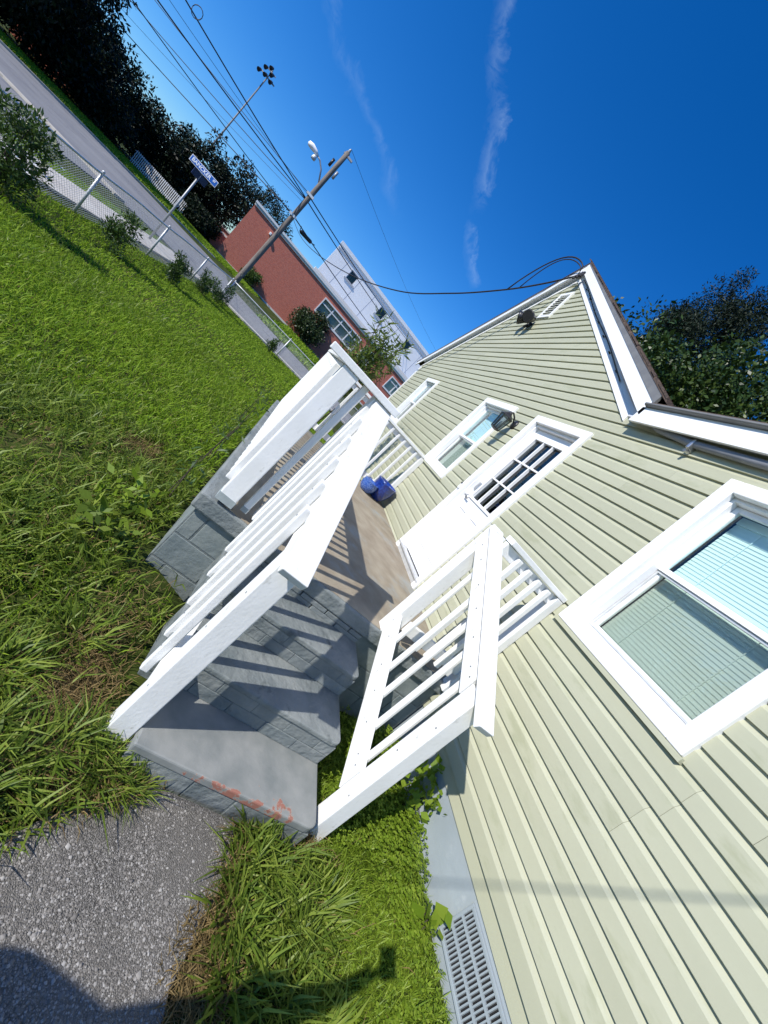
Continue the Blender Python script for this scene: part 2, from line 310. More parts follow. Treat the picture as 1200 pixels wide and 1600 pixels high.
sheet('road', [(21.6, -40), (21.4, 5.5), (20.6, 9.2), (19.8, 10.5), (20.6, 15.5), (20.5, 45), (24, 60), (27, 40), (33.5, 26), (38, 19.3), (42.5, 13.2), (40, 11.5), (31.5, 8.8), (29.5, 4), (28, -12), (28, -40)], -.25, 'asphalt', 'pale grey asphalt street crossing beyond the corner of the yard')
sheet('side_street', [(-30, 12.6), (-30, 22), (19.5, 22), (20.2, 15.5), (19.5, 11.0), (12, 11.6)], -.255, 'asphalt', 'grey asphalt side street behind the fence')
sheet('pavement', [(-10, 9.75), (-10, 10.95), (13, 9.1), (19.8, 8.6), (21.3, 6.6), (20.75, 6.6), (19.2, 7.35), (12.5, 7.75)], -.235, 'concrete', 'pale concrete pavement running outside the chain link fence')
sheet('pavement', [(20.85, 6.5), (21.35, 6.5), (21.5, -30), (20.9, -30)], -.232, 'concrete', 'narrow concrete strip between the back fence and the street')
kb = MB(); kb.prism([(19.45, 10.9), (20.25, 15.5), (20.1, 30), (20.55, 30), (20.75, 15.5), (19.9, 10.7)], 'z', -.3, -.2); tag(kb.build('kerb', 'kerb'), 'tan concrete gutter strip between the two streets', None, None, 'structure')
kb = MB(); kb.prism([(33.5, 26.1), (38.1, 19.4), (42.7, 13.3), (42.95, 13.45), (38.35, 19.6), (33.8, 26.3), (24.3, 60), (24, 60)], 'z', -.3, -.13); tag(kb.build('kerb', 'kerb'), 'pale kerb along the far side of the street', None, None, 'structure')
# exposed aggregate walk leading to the steps
path = MB(); px = [1.17, 1.10, 1.02, .9, .78, .66, .3, -.5, -3.5]; lo = [1.16, 1.10, 1.14, 1.17, 1.22, 1.27, 1.24, 1.2, 1.2]; hi = [1.52, 1.66, 1.76, 1.88, 1.96, 2.0, 2.06, 2.1, 2.1]
n = len(px); path.prism([(px[i], lo[i]) for i in range(n)] + [(px[i], hi[i]) for i in range(n - 1, -1, -1)], 'z', -.06, .012)
tag(path.build('path', 'aggregate'), 'worn exposed aggregate concrete walk leading to the steps', None, None, 'structure')

# ================================================================ HOUSE
APX, APZ = 7.10, 5.40
def xr(z): return -2.6 if z < 3.12 else 3.23 + (z - 3.12) / .59
def xl(z): return 11.36 if z < 3.26 else 11.36 - (z - 3.2034) / .515
def zrake(x): return 3.12 + (x - 3.23) * .59 if x < APX else 3.2034 + (11.36 - x) * .515
house = thing('house', (4.4, 0, 0), 'one-storey house with sage green lap siding, white trim and a front gable', 'house')
WIN = [(1.02, 2.01, 1.57, 2.87), (4.93, 5.95, 1.585, 2.885), (8.72, 9.70, 1.60, 2.90)]
DOOR = (3.37, 4.385, .66, 2.87)
CW = .085
OPEN = [(a + .04, b - .04, c + .04, d - .04) for a, b, c, d in WIN] + [(DOOR[0] + .04, DOOR[1] - .04, .4, DOOR[3] - .04)]
EXPO = .107
def prof(t):  # depth of the plank face at height fraction t (0 bottom)
    return .021 if t < .68 else .021 - (t - .68) / .24 * .0165 if t < .92 else .0045
def siding():
    k = 0; z0 = .485
    while z0 < APZ - .01:
        z1 = z0 + EXPO; zt = min(z1 + .004, APZ)
        jr = random.Random(100 + k // 2)
        joints = [jr.uniform(-1.5, 1.0), jr.uniform(2.3, 3.2) if k % 4 < 2 else jr.uniform(5.8, 7.5), jr.uniform(7.6, 10)]
        if 18 <= k <= 21: joints[1] = 2.72 - .12 * (k - 18)
        xa, xb = xr(z0), xl(z0)
        cuts = sorted({xa, xb, *[j for j in joints if xa + .3 < j < xb - .3]})
        cells = []   # (x0,x1,[(za,zb)...])
        edges = sorted({*cuts, *[e for o in OPEN for e in o[:2] if xa < e < xb]})
        for e0, e1 in zip(edges[:-1], edges[1:]):
            mid = (e0 + e1) / 2; rng = [(z0, zt)]
            for o in OPEN:
                if o[0] < mid < o[1]:
                    nr = []
                    for a, b in rng:
                        if b <= o[2] or a >= o[3]: nr.append((a, b))
                        else:
                            if a < o[2] - .002: nr.append((a, o[2]))
                            if b > o[3] + .002: nr.append((o[3], b))
                    rng = nr
            cells.append((e0, e1, rng))
        groups = []; cur = []
        for c in cells:
            if not c[2] or (cur and c[0] in joints):
                if cur: groups.append(cur); cur = []
                if not c[2]: continue
            cur.append(c)
        if cur: groups.append(cur)
        for gi, g in enumerate(groups):
            b = MB()
            for e0, e1, rng in g:
                for za, zb in rng:
                    zs = [za] + [q for q in (z0 + .68 * EXPO, z0 + .92 * EXPO) if za < q < zb] + [zb]
                    P = [(prof((q - z0) / EXPO), q) for q in zs]
                    def ex(e, q, right):
                        if right: return max(e, xr(q)) if abs(e - xa) < 1e-6 else e + (.0015 if e in joints else 0)
                        return min(e, xl(q)) if abs(e - xb) < 1e-6 else e
                    vs = []
                    for e, rgt in ((e0, True), (e1, False)):
                        for y, q in P: vs.append((ex(e, q, rgt), y, q))
                        vs.append((ex(e, zb, rgt), .001, zb)); vs.append((ex(e, za, rgt), .001, za))
                    m_ = len(P) + 2
                    b.add(vs, [tuple(range(m_)), tuple(range(2 * m_ - 1, m_ - 1, -1))] + [(i, i + m_, (i + 1) % m_ + m_, (i + 1) % m_) for i in range(m_)])
            c0 = g[0]; b.build('siding_plank', 'siding', house, origin=((c0[0] + g[-1][1]) / 2, 0, z0))
        z0 = z1; k += 1
siding()
def house_shell():
    b = MB()   # sheathing behind the planks, open at the windows and the door
    xsn = sorted({-2.6, 11.35, *[e for o in OPEN for e in o[:2]]})
    for a, c in zip(xsn[:-1], xsn[1:]):
        mid = (a + c) / 2; rng = [(.4, 3.1)]
        for o in OPEN:
            if o[0] < mid < o[1]: rng = [(.4, max(.4, o[2])), (o[3], 3.1)]
        for p, q in rng:
            if q > p + .01: b.box((a, -.12, p), (c, 0, q))
    b.prism([(3.2, 3.1), (11.36, 3.1), (11.34, 3.2), (APX, APZ), (3.25, 3.12)], 'y', -.12, 0)
    b.build('wall', 'siding', house)
    b = MB(); b.box((11.2, -7.4, .4), (11.35, -.12, 3.2)); b.box((-2.6, -7.4, .4), (-2.45, -.12, 3.2)); b.box((-2.6, -7.55, .4), (11.35, -7.4, 3.2)); b.build('wall', 'siding', house)
    b = MB(); b.box((-2.4, -7.3, .42), (11.1, -.5, .5)); b.box((-2.4, -.62, .5), (11.1, -.52, 3.0)); b.box((-2.4, -.5, 2.98), (11.1, -.13, 3.05)); b.build('room_shade_box', 'interior', house)  # near-black room box: darkness of the unlit interior is put into its colour
    b = MB(); b.box((-2.6, -7.5, -.3), (2.14, -.012, .487)); b.box((5.9, -7.5, -.3), (11.33, -.012, .487)); b.box((2.14, -7.5, -.3), (5.9, -.02, .487))
    fo = b.build('foundation', 'grey_wall', house)
    b = MB(); b.box((-2.6, -.012, .478), (2.1, .004, .490)); b.build('starter_strip', 'dark_slot', house)
    # roof slabs
    def slab(p, q, y0, y1, th, name='roof', mat='shingle'):
        bb = MB(); bb.prism([p, q, (q[0], q[1] + th), (p[0], p[1] + th)], 'y', y0, y1); return bb.build(name, mat, house)
    off = .22
    slab((2.90, zrake(3.23) - .195 + off + .115), (APX + .0, APZ + off + .045), -6.4, .128, .018)
    slab((APX, APZ + off + .045), (11.78, zrake(11.36) - .215 + off), -6.4, .128, .018)
    bb = MB(); bb.prism([(.150, 3.209), (-3.9, 5.50), (-3.9, 5.55), (.150, 3.218)], 'x', -2.9, 2.98); bb.build('roof', 'shingle', house)
    bb = MB(); bb.prism([(-3.9, 5.50), (-8.0, 3.15), (-8.0, 3.2), (-3.9, 5.55)], 'x', -2.9, 11.6); bb.build('roof', 'shingle', house)
    # ragged shingle butts along the right rake
    rr = random.Random(3)
    bb = MB()
    x = 2.92
    while x < APX:
        L_ = rr.uniform(.10, .16); z = 3.26 + (x - 2.90) * (APZ + off + .045 - 3.26) / (APX - 2.90) + .016
        o0 = rr.uniform(.125, .14); bb.add([(x, o0, z), (x + L_, o0, z + L_ * .59), (x + L_, o0 - .3, z + L_ * .59), (x, o0 - .3, z), (x, o0, z + .026), (x + L_, o0, z + L_ * .59 + .012), (x + L_, o0 - .3, z + L_ * .59 + .012), (x, o0 - .3, z + .026)],
               [(0, 3, 2, 1), (4, 5, 6, 7), (0, 1, 5, 4), (1, 2, 6, 5), (2, 3, 7, 6), (3, 0, 4, 7)]); x += L_ * .93
    bb.build('shingle_edge', 'shingle', house)
    # rake trim: frieze on the wall, soffit, fascia
    def rk(name, mat, x0, x1, lo_, hi_, y0, y1, up0=0):
        bb = MB(); bb.prism([(x0, zrake(x0) + lo_), (x1, (zrake(x1) if x1 != APX else APZ) + lo_), (x1, (zrake(x1) if x1 != APX else APZ) + hi_), (x0, zrake(x0) + hi_ + up0)], 'y', y0, y1); return bb.build(name, mat, house)
    rk('frieze', 'white_trim', 3.23, APX, -.045, .03, .002, .034); rk('frieze', 'white_trim', 11.36, APX, -.035, .03, .002, .034)
    # soffit panels with visible joints
    x = 3.2
    while x < APX - .02:
        x2 = min(x + .42, APX); rk('soffit_panel', 'white_trim', x + .004, x2, .118, .13, .004, .098); x = x2
    x = 11.36
    while x > APX + .02:
        x2 = max(x - .42, APX); rk('soffit_panel', 'soffit', x - .004, x2, .09, .105, .004, .098); x = x2
    rk('frieze', 'white_trim', 3.2, APX, .03, .118, .002, .022); rk('frieze', 'white_trim', 11.36, APX, .03, .09, .002, .022)
    fa = rk('fascia', 'white_trim', 3.02, APX, .11, .25, .098, .118, .05); rk('fascia', 'white_trim', 11.7, APX, .075, .20, .098, .118)
    rk('drip_edge', 'drip', 3.0, APX, .2505, .264, .10, .124, .085); rk('drip_edge', 'drip', 11.75, APX, .2005, .232, .10, .126)
    # horizontal eave on the near side
    bb = MB(); bb.box((-2.8, .004, 3.085), (3.14, .098, 3.10)); bb.build('soffit', 'soffit', house)
    bb = MB(); bb.box((-2.8, .0985, 3.04), (3.06, .118, 3.185)); bb.build('fascia', 'white_trim', house)
    bb = MB(); bb.prism([(.12, 3.188), (.148, 3.189), (.155, 3.196), (.155, 3.2085), (.10, 3.2085), (.10, 3.187), (.12, 3.187)], 'x', -2.8, 3.03); bb.build('drip_edge', 'drip', house)
    bb = MB(); bb.box((11.33, -.02, .45), (11.40, .034, 3.2)); bb.build('corner_post', 'white_trim', house)
    # chimney pipe on the right roof slope
    bb = MB(); bb.lathe([(.0, .0), (.13, .0), (.13, .55), (.16, .56), (.16, .68), (.12, .70), (0, .70)], (8.0, -2.0, 5.35), 20); bb.build('roof_pipe', 'shingle', house, smooth=True)
house_shell()
def frame(b, x0, x1, z0, z1, w, y0, y1, wb=None):
    wb = w if wb is None else wb
    b.box((x0, y0, z0), (x0 + w, y1, z1)); b.box((x1 - w, y0, z0), (x1, y1, z1)); b.box((x0 + w, y0, z1 - w), (x1 - w, y1, z1)); b.box((x0 + w, y0, z0), (x1 - w, y1, z0 + wb))
def window(x0, x1, z0, z1, near):
    b = MB(); frame(b, x0, x1, z0, z1, CW, 0, .048); c = b.build('window', 'white_trim', house, origin=((x0 + x1) / 2, 0, z0), bev=.006)
    b = MB(); frame(b, x0 + .006, x1 - .006, z0 + .006, z1 - .006, .1, -.115, -.001); b.build('jamb', 'white_trim', c)
    b = MB(); b.box((x0 - .012, .004, z0 - .028), (x1 + .012, .044, z0 - .001)); b.build('apron', 'siding', c)
    a0, a1, b0, b1 = x0 + .107, x1 - .107, z0 + .107, z1 - .107; mz = (b0 + b1) / 2 - .02
    b = MB(); frame(b, a0, a1, mz, b1, .034, -.070, -.045); b.build('upper_sash', 'white_trim', c, bev=.003)
    b = MB(); b.box((a0 + .03, -.060, mz + .03), (a1 - .03, -.056, b1 - .03)); b.build('pane', 'glass', c)
    b = MB(); frame(b, a0, a1, b0, mz + .03, .034, -.100, -.0705); b.build('lower_sash', 'white_trim', c, bev=.003)
    b = MB(); b.box((a0 + .03, -.088, b0 + .03), (a1 - .03, -.084, mz)); b.build('pane', 'glass_screen', c)
    b = MB(); frame(b, a0 + .003, a1 - .003, b0 + .003, mz - .003, .012, -.0695, -.056); b.build('screen_frame', 'galv', c)
    b = MB(); z = b0 + .02
    while z < b1 - .06:
        b.add([(a0 + .01, -.140, z), (a1 - .01, -.140, z), (a1 - .01, -.1445, z + .0285), (a0 + .01, -.1445, z + .0285)], [(0, 1, 2, 3)]); z += .0245
    b.box((a0 + .01, -.165, b1 - .06), (a1 - .01, -.13, b1 - .01))
    for q in (.22, .78): xx = a0 + (a1 - a0) * q; b.box((xx - .002, -.134, b0), (xx + .002, -.132, b1))
    b.build('blind', 'blind', c)
    return c
for i, w in enumerate(WIN): window(*w, i == 0)
def door():
    x0, x1, z0, z1 = DOOR
    b = MB(); b.box((x0, 0, z0), (x0 + CW, .046, z1)); b.box((x1 - CW, 0, z0), (x1, .046, z1)); b.box((x0 + CW, 0, z1 - CW), (x1 - CW, .046, z1))
    d = b.build('door_frame', 'white_trim', house, origin=((x0 + x1) / 2, 0, z0), bev=.006)
    b = MB(); b.box((x0 + .005, -.13, z0 + .04), (x0 + .098, -.001, z1 - .005)); b.box((x1 - .098, -.13, z0 + .04), (x1 - .005, -.001, z1 - .005)); b.box((x0 + .098, -.13, z1 - .11), (x1 - .098, -.001, z1 - .005)); b.build('jamb', 'white_trim', d)
    b = MB(); b.box((x0 - .01, -.12, z0 - .01), (x1 + .01, .03, z0 + .062)); b.box((x0 + .02, -.02, z0 + .062), (x1 - .02, .055, z0 + .082)); b.build('threshold', 'galv', d, bev=.004)
    s0, s1, t0, t1 = x0 + .102, x1 - .102, z0 + .084, z1 - .115
    g0, g1, h0, h1 = s0 + .13, s1 - .13, t0 + .97, t1 - .12
    b = MB(); Y0, Y1 = -.095, -.052
    b.box((s0, Y0, t0), (g0, Y1, t1)); b.box((g1, Y0, t0), (s1, Y1, t1)); b.box((g0, Y0, t0), (g1, Y1, h0)); b.box((g0, Y0, h1), (g1, Y1, t1)); sl_ = b.build('door', 'white_trim', house, origin=((s0 + s1) / 2, 0, t0))
    b = MB(); frame(b, g0 - .03, g1 + .03, h0 - .03, h1 + .03, .032, Y1 + .0005, Y1 + .016); b.build('glazing_frame', 'white_trim', sl_, bev=.004)
    b = MB(); b.box((g0, -.078, h0), (g1, -.074, h1)); b.build('pane', 'glass_dark', sl_)
    for k in (1, 2):
        xx = g0 + (g1 - g0) * k / 3; b = MB(); b.box((xx - .009, -.0735, h0), (xx + .009, Y1 + .010, h1)); b.build('muntin', 'white_trim', sl_)
        zz = h0 + (h1 - h0) * k / 3; b = MB(); b.box((g0, -.073, zz - .009), (g1, Y1 + .008, zz + .009)); b.build('muntin', 'white_trim', sl_)
    for a, c in ((s0 + .11, (s0 + s1) / 2 - .05), ((s0 + s1) / 2 + .05, s1 - .11)):
        b = MB(); frame(b, a, c, t0 + .18, t0 + .82, .03, Y1 + .0005, Y1 + .009); b.box((a + .055, Y1 + .0005, t0 + .235), (c - .055, Y1 + .006, t0 + .765)); b.build('raised_panel', 'white_trim', sl_, bev=.004)
    b = MB(); b.tube([(s1 - .065, Y1, t0 + .93), (s1 - .065, Y1 + .02, t0 + .93)], .03, 16); b.tube([(s1 - .065, Y1 + .02, t0 + .93), (s1 - .065, Y1 + .05, t0 + .93)], .011, 12); b.tube([(s1 - .065, Y1 + .048, t0 + .93), (s1 - .18, Y1 + .05, t0 + .925)], .009, 10); b.build('handle', 'steel', sl_, smooth=True)
    b = MB(); b.box((s1 - .10, Y1, t0 + 1.04), (s1 - .03, Y1 + .022, t0 + 1.15)); b.build('lock', 'steel', sl_, bev=.008)
    b = MB(); zz = t0 + 1.2
    while zz < t1: b.add([(g0 - .02, -.13, zz), (g1 + .02, -.13, zz), (g1 + .02, -.12, zz + .02), (g0 - .02, -.12, zz + .02)], [(0, 1, 2, 3)]); zz += .05
    b.build('blind', 'interior', sl_)
door()
# foundation vent
def vent():
    x0, x1, z0, z1 = .60, 1.0, .165, .365
    b = MB(); frame(b, x0 - .012, x1 + .012, z0 - .012, z1 + .012, .014, -.012, .004); v = b.build('foundation_vent', 'grey_wall', house, origin=((x0 + x1) / 2, 0, z0), bev=.002)
    b = MB(); b.box((x0, -.0115, z0), (x1, -.010, z1)); b.build('shade_backing', 'dark_slot', v)  # near-black sheet stands in for the shade inside the vent
    b = MB(); n_ = 23; rr = random.Random(5)
    for i in range(n_ + 1): xx = x0 + (x1 - x0) * i / n_; b.box((xx - .0032, -.0095, z0), (xx + .0032, .0015 + rr.uniform(-.001, .001), z1))
    for i in range(4): zz = z0 + (z1 - z0) * i / 3; b.box((x0, -.0095, zz - .006), (x1, .0026, zz + .006))
    b.build('grille', 'grey_wall', v)
vent()
# gable vent
def gable_vent():
    x0, x1, z0, z1 = 6.82, 7.22, 4.57, 5.10
    b = MB(); frame(b, x0, x1, z0, z1, .045, .001, .045); v = b.build('gable_vent', 'white_trim', house, origin=(7.02, 0, z0), bev=.004)
    b = MB(); b.box((x0 + .02, .001, z0 + .02), (x1 - .02, .012, z1 - .02)); b.build('shade_backing', 'dark_slot', v)  # near-black sheet stands in for the shade behind the louvres
    for i in range(8):
        zz = z0 + .06 + i * .053; b = MB(); b.add([(x0 + .045, .014, zz + .030), (x1 - .045, .014, zz + .030), (x1 - .045, .040, zz), (x0 + .045, .040, zz), (x0 + .045, .014, zz + .034), (x1 - .045, .014, zz + .034), (x1 - .045, .040, zz + .004), (x0 + .045, .040, zz + .004)], [(0, 3, 2, 1), (4, 5, 6, 7), (0, 1, 5, 4), (1, 2, 6, 5), (2, 3, 7, 6), (3, 0, 4, 7)]); b.build('louvre', 'white_trim', v)
gable_vent()

# ================================================================ PORCH AND STEPS
PX0, PX1, PY1, PZ = 2.12, 5.98, 2.13, .66
porch = thing('porch', (4, 1, 0), 'raised concrete porch with stained tan floor in front of the white door', 'porch')
b = MB(); b.box((PX0, .005, PZ - .105), (PX1, PY1, PZ)); b.build('slab', 'grey_paint', porch, bev=.012)
b = MB(); b.box((PX0 + .025, .012, PZ - .01), (PX1 - .02, 2.0, PZ + .003)); b.build('floor', 'porch_floor', porch)
b = MB(); b.box((PX0 + .0345, .01, -.3), (PX1 - .06, PY1 - .0385, PZ - .106)); b.build('core', 'mortar', porch)
blk = None
def block(x, y, z, L_, H_, ax):
    global blk
    b = MB(); d = .03
    if ax == 'y': b.box((x, y, z), (x + d, y + L_, z + H_))
    else: b.box((x, y - d, z), (x + L_, y, z + H_))
    return b.build('block', 'block_paint', porch, origin=(x, y, z), bev=.004)
for r in range(4):           # front of the porch: painted blocks either side of the steps
    z = -.22 + r * .195; y = .03 if r % 2 else -.17
    while y < PY1 - .08:
        y0, y1 = max(y, .02), min(y + .385, PY1 - .045)
        if y1 - y0 > .05: block(PX0 + .032, y0, z, y1 - y0, min(.185, PZ - .108 - z), 'y')
        y += .395
src = {}
for r in range(4):
    z = -.22 + r * .195; x = PX0 + .08 - (.2 if r % 2 else 0)
    while x < PX1 - .08:
        x0, x1 = max(x, PX0 + .066), min(x + .385, PX1 - .03)
        if x1 - x0 > .05:
            key = (round(x1 - x0, 3), r == 3)
            if key in src: inst(src[key], (x0, PY1 - .035, z), porch)
            else: src[key] = block(x0, PY1 - .035, z, x1 - x0, min(.185, PZ - .108 - z), 'x')
        x += .395
steps = thing('steps', (1.65, 1.3, 0), 'flight of grey painted brick and concrete steps up to the porch', 'steps')
SY0, SY1 = .80, 1.835
NX = [2.118, 1.81, 1.49, 1.18]; NZ = [.66, .487, .317, .140]
brs = {}
def brick(x, y, z, L_, H_):
    k = (round(L_, 3), round(H_, 3))
    if k in brs: return inst(brs[k], (x + random.uniform(-.003, .003), y, z), steps)
    b = MB(); b.box((0, 0, 0), (.09, L_, H_)); o = b.build('brick', 'grey_paint', None, bev=.003)
    o.parent = steps; WL[o.name] = Vector((x, y, z)); o.location = Vector((x, y, z)) - wloc(steps); brs[k] = o; return o
for i in (1, 2, 3):
    SY1 = 1.835 if i < 3 else 1.72
    z = NZ[i]; x = NX[i]; xb = NX[i - 1] + .03
    b = MB(); rc = .05; arc = [(x + rc - rc * math.cos(t), SY0 + rc - rc * math.sin(t)) for t in np.linspace(0, math.pi / 2, 6)]
    th = .032 if i < 3 else .045
    b.prism(arc + [(xb, SY0 - .004), (xb, SY1), (x, SY1)], 'z', z - th, z); b.build('tread', 'grey_paint' if i < 3 else 'worn_tread', steps, bev=.008)
    zl = NZ[i + 1] if i < 3 else -.25
    b = MB(); b.box((x + .0105, SY0 + .012, zl - .05), (xb, SY1 - .012, z - th - .001)); b.build('core', 'mortar', steps)
    if i < 3:
        hh = (z - th - zl) / 2
        for r in range(2):
            y = SY0 + .008 - (.1 if r else 0)
            while y < SY1 - .03:
                y0, y1 = max(y, SY0 + .008), min(y + .197, SY1 - .008)
                if y1 - y0 > .03: brick(x + .008, y0, zl + r * hh + .0015, y1 - y0, hh - .003)
                y += .2005
    else:
        y = SY0 + .006
        while y < SY1 - .03: brick(x + .006, y, -.10, min(.197, SY1 - .008 - y), z - th + .096); y += .205
SY1 = 1.835
b = MB()    # top riser under the porch nose
for r in range(2):
    y = SY0 + .01 - (.1 if r else 0)
    while y < SY1 - .03:
        y0, y1 = max(y, SY0 + .008), min(y + .197, SY1 - .008); brick(2.125, y0, .487 + r * .034, y1 - y0, .031) if y1 - y0 > .03 else None; y += .205

# ================================================================ RAILINGS (white painted timber)
def beam(name, p, q, w, h, parent, up=(0, 0, 1), bev=.004, mat='white_paint', plumb=False):
    # timber from p to q, w across, h along 'up'; plumb = vertical end cuts
    p, q = Vector(p), Vector(q); d = (q - p).normalized(); upv = Vector(up); s_ = d.cross(upv).normalized(); u = upv if plumb else s_.cross(d)
    vs = [e + s_ * (a * w / 2) + u * (c * h / 2) for e in (p, q) for a, c in ((-1, -1), (1, -1), (1, 1), (-1, 1))]
    b = MB(); b.add(vs, [(0, 3, 2, 1), (4, 5, 6, 7), (0, 1, 5, 4), (1, 2, 6, 5), (2, 3, 7, 6), (3, 0, 4, 7)])
    return b.build(name, mat, parent, origin=(p + q) / 2, bev=bev)
def post(parent, x0, x1, y0, y1, z0, z1, name='post'):
    b = MB(); b.box((x0, y0, z0), (x1, y1, z1)); return b.build(name, 'white_paint', parent, origin=((x0 + x1) / 2, (y0 + y1) / 2, z0), bev=.005)
def grey_foot(p, x0, x1, y0, y1, z0, h=.045):
    b = MB(); b.box((x0 - .0015, y0 - .0015, z0 - .001), (x1 + .0015, y1 + .0015, z0 + h)); b.build('painted_foot', 'wood_end', p)
# right stair railing (house side)
rr_ = thing('stair_railing', (1.7, .7, 0), 'white timber stair railing between the steps and the house wall', 'railing', None)
zc = lambda x: 1.67 + .575 * (x - 2.2)
post(rr_, 1.25, 1.345, .652, .746, -.15, zc(1.30) - .055); post(rr_, 2.14, 2.235, .652, .746, .60, 1.648)
beam('cap_rail', (1.145, .715, zc(1.145) - .022), (2.20, .715, zc(2.20) - .022), .098, .038, rr_)
beam('top_rail', (1.348, .735, zc(1.348) - .112), (2.16, .735, zc(2.16) - .112), .034, .105, rr_, plumb=True)
beam('top_rail', (1.348, .672, zc(1.348) - .112), (2.138, .672, zc(2.138) - .112), .030, .10, rr_, plumb=True)
zb = lambda x: .735 + .565 * (x - 2.10)
beam('bottom_rail', (1.347, .733, zb(1.347)), (2.155, .733, zb(2.155)), .036, .145, rr_, plumb=True)
for x in (2.015, 1.85, 1.712, 1.562, 1.425):
    post(rr_, x - .019, x + .019, .692, .730 - .017, zb(x) - .06, zc(x) - .07, 'baluster')
# left stair railing (lawn side)
rl = thing('stair_railing', (1.7, 1.77, 0), 'white timber stair railing on the lawn side of the steps', 'railing', None)
zc2 = lambda x: 1.685 + .595 * (x - 2.2)
post(rl, 1.245, 1.34, 1.722, 1.818, -.15, zc2(1.29) - .05)
post(rl, 2.135, 2.225, 1.755, 1.845, .70, 1.645)
beam('cap_rail', (1.165, 1.775, zc2(1.165) - .02), (2.19, 1.775, zc2(2.19) - .02), .108, .038, rl)
beam('top_rail', (1.342, 1.795, zc2(1.342) - .10), (2.134, 1.795, zc2(2.134) - .10), .036, .11, rl, plumb=True)
beam('bottom_rail', (1.342, 1.795, zc2(1.342) - .90), (2.134, 1.795, zc2(2.134) - .90), .036, .09, rl, plumb=True)
for x in (2.01, 1.865, 1.72, 1.575, 1.44):
    post(rl, x - .018, x + .018, 1.8145, 1.852, zc2(x) - 1.04, zc2(x) - .045, 'baluster')
# porch railing
pr = thing('porch_railing', (4, 1.2, .66), 'white timber railing around the porch with square balusters', 'railing', None)
p = post(pr, 2.11, 2.205, 1.965, 2.065, .685, 1.645); grey_foot(p, 2.11, 2.205, 1.965, 2.065, .685)
p = post(pr, 2.150, 2.188, 1.885, 1.923, .70, 1.645, 'baluster'); grey_foot(p, 2.150, 2.188, 1.885, 1.923, .70, .03)
beam('cap_rail', (2.155, 1.70, 1.666), (2.155, 2.17, 1.666), .115, .038, pr)
beam('cap_rail', (2.215, 2.045, 1.666), (5.93, 2.045, 1.640), .10, .038, pr)
beam('top_rail', (2.206, 2.035, 1.600), (5.84, 2.035, 1.575), .036, .09, pr)
beam('bottom_rail', (2.206, 2.035, .80), (5.84, 2.035, .80), .036, .09, pr)
post(pr, 4.0, 4.09, 1.925, 2.015, .66, 1.60); post(pr, 5.842, 5.93, 1.985, 2.075, .66, 1.62)
k0 = None
x = 2.30
while x < 5.8:
    if k0 is None: k0 = post(pr, x - .019, x + .019, 2.0545, 2.092, .74, 1.62, 'baluster')
    else: inst(k0, (x, (2.0545 + 2.092) / 2, .74), pr)
    x += .125
# far end
beam('cap_rail', (5.885, .02, 1.605), (5.885, 1.98, 1.625), .095, .038, pr)
beam('top_rail', (5.90, .09, 1.545), (5.90, 1.98, 1.56), .036, .075, pr)
beam('bottom_rail', (5.90, .09, .775), (5.90, 1.98, .775), .036, .09, pr)
post(pr, 5.845, 5.925, .022, .098, .67, 1.58)
k1 = None
for i in range(14):
    y = .20 + i * .128
    if k1 is None: k1 = post(pr, 5.850, 5.8815, y - .019, y + .019, .735, 1.58, 'baluster')
    else: inst(k1, (5.86575, y, .735), pr)
# short panel between the stair railing and the wall
beam('cap_rail', (2.115, .651, 1.668), (2.115, .022, 1.662), .09, .036, pr)
beam('top_rail', (2.12, .650, 1.605), (2.12, .085, 1.60), .036, .08, pr)
beam('bottom_rail', (2.12, .650, .80), (2.12, .085, .80), .036, .085, pr)
post(pr, 2.072, 2.152, .022, .085, .62, 1.642)
k2 = None
for y in (.175, .285, .395, .505):
    if k2 is None: k2 = post(pr, 2.065, 2.100, y - .019, y + .019, .73, 1.63, 'baluster')
    else: inst(k2, (2.0825, y, .73), pr)

# nail heads where the timbers meet
nb = MB(); nb.tube([(0, 0, 0), (0, .0015, 0)], .0045, 8); n0 = None
def nail(p, parent):
    global n0
    if n0 is None:
        n0 = nb.build('nail', 'steel', None); n0.parent = parent; n0.location = Vector(p) - wloc(parent); return
    inst(n0, p, parent)
for x in (1.38, 1.425, 1.562, 1.712, 1.85, 2.015, 2.12):
    nail((x, .7522, zc(x) - .10), rr_); nail((x + .01, .7512, zb(x) + .03), rr_)
for x in (2.01, 1.865, 1.72, 1.575, 1.44): nail((x, 1.8522, zc2(x) - .10), rl); nail((x, 1.8522, zc2(x) - .90), rl)
for x, z in ((1.275, .30), (1.31, .62), (1.275, .85)): nail((x, .7462, z), rr_); nail((x, 1.8182, z), rl)
for k in range(0, 28, 2): nail((2.30 + k * .125, 2.0922, 1.585), pr)

# ================================================================ SMALL THINGS ON THE HOUSE AND PORCH
def pot(loc, prof_, label, mat):
    t = thing('plant_pot', loc, label, 'pot')
    b = MB(); b.lathe(prof_, loc, 32); b.build('vessel', mat, t, smooth=True)
    rz, h = max(r for r, z in prof_) * .86, max(z for r, z in prof_) * .86
    b = MB(); b.lathe([(0, h), (rz, h)], loc, 24); b.build('soil', 'soil', t)
pot((5.62, .23, .665), [(0, 0), (.085, 0), (.10, .015), (.145, .10), (.17, .20), (.168, .27), (.178, .285), (.178, .30), (.158, .30), (.155, .27), (.14, .255), (0, .255)], 'dark cobalt blue glazed plant pot by the railing post', 'blue_glaze')
pot((5.50, .46, .665), [(0, 0), (.07, 0), (.085, .01), (.12, .06), (.128, .12), (.118, .165), (.125, .175), (.11, .178), (.10, .155), (0, .15)], 'small speckled light blue pot beside the larger cobalt pot', 'blue_speck')
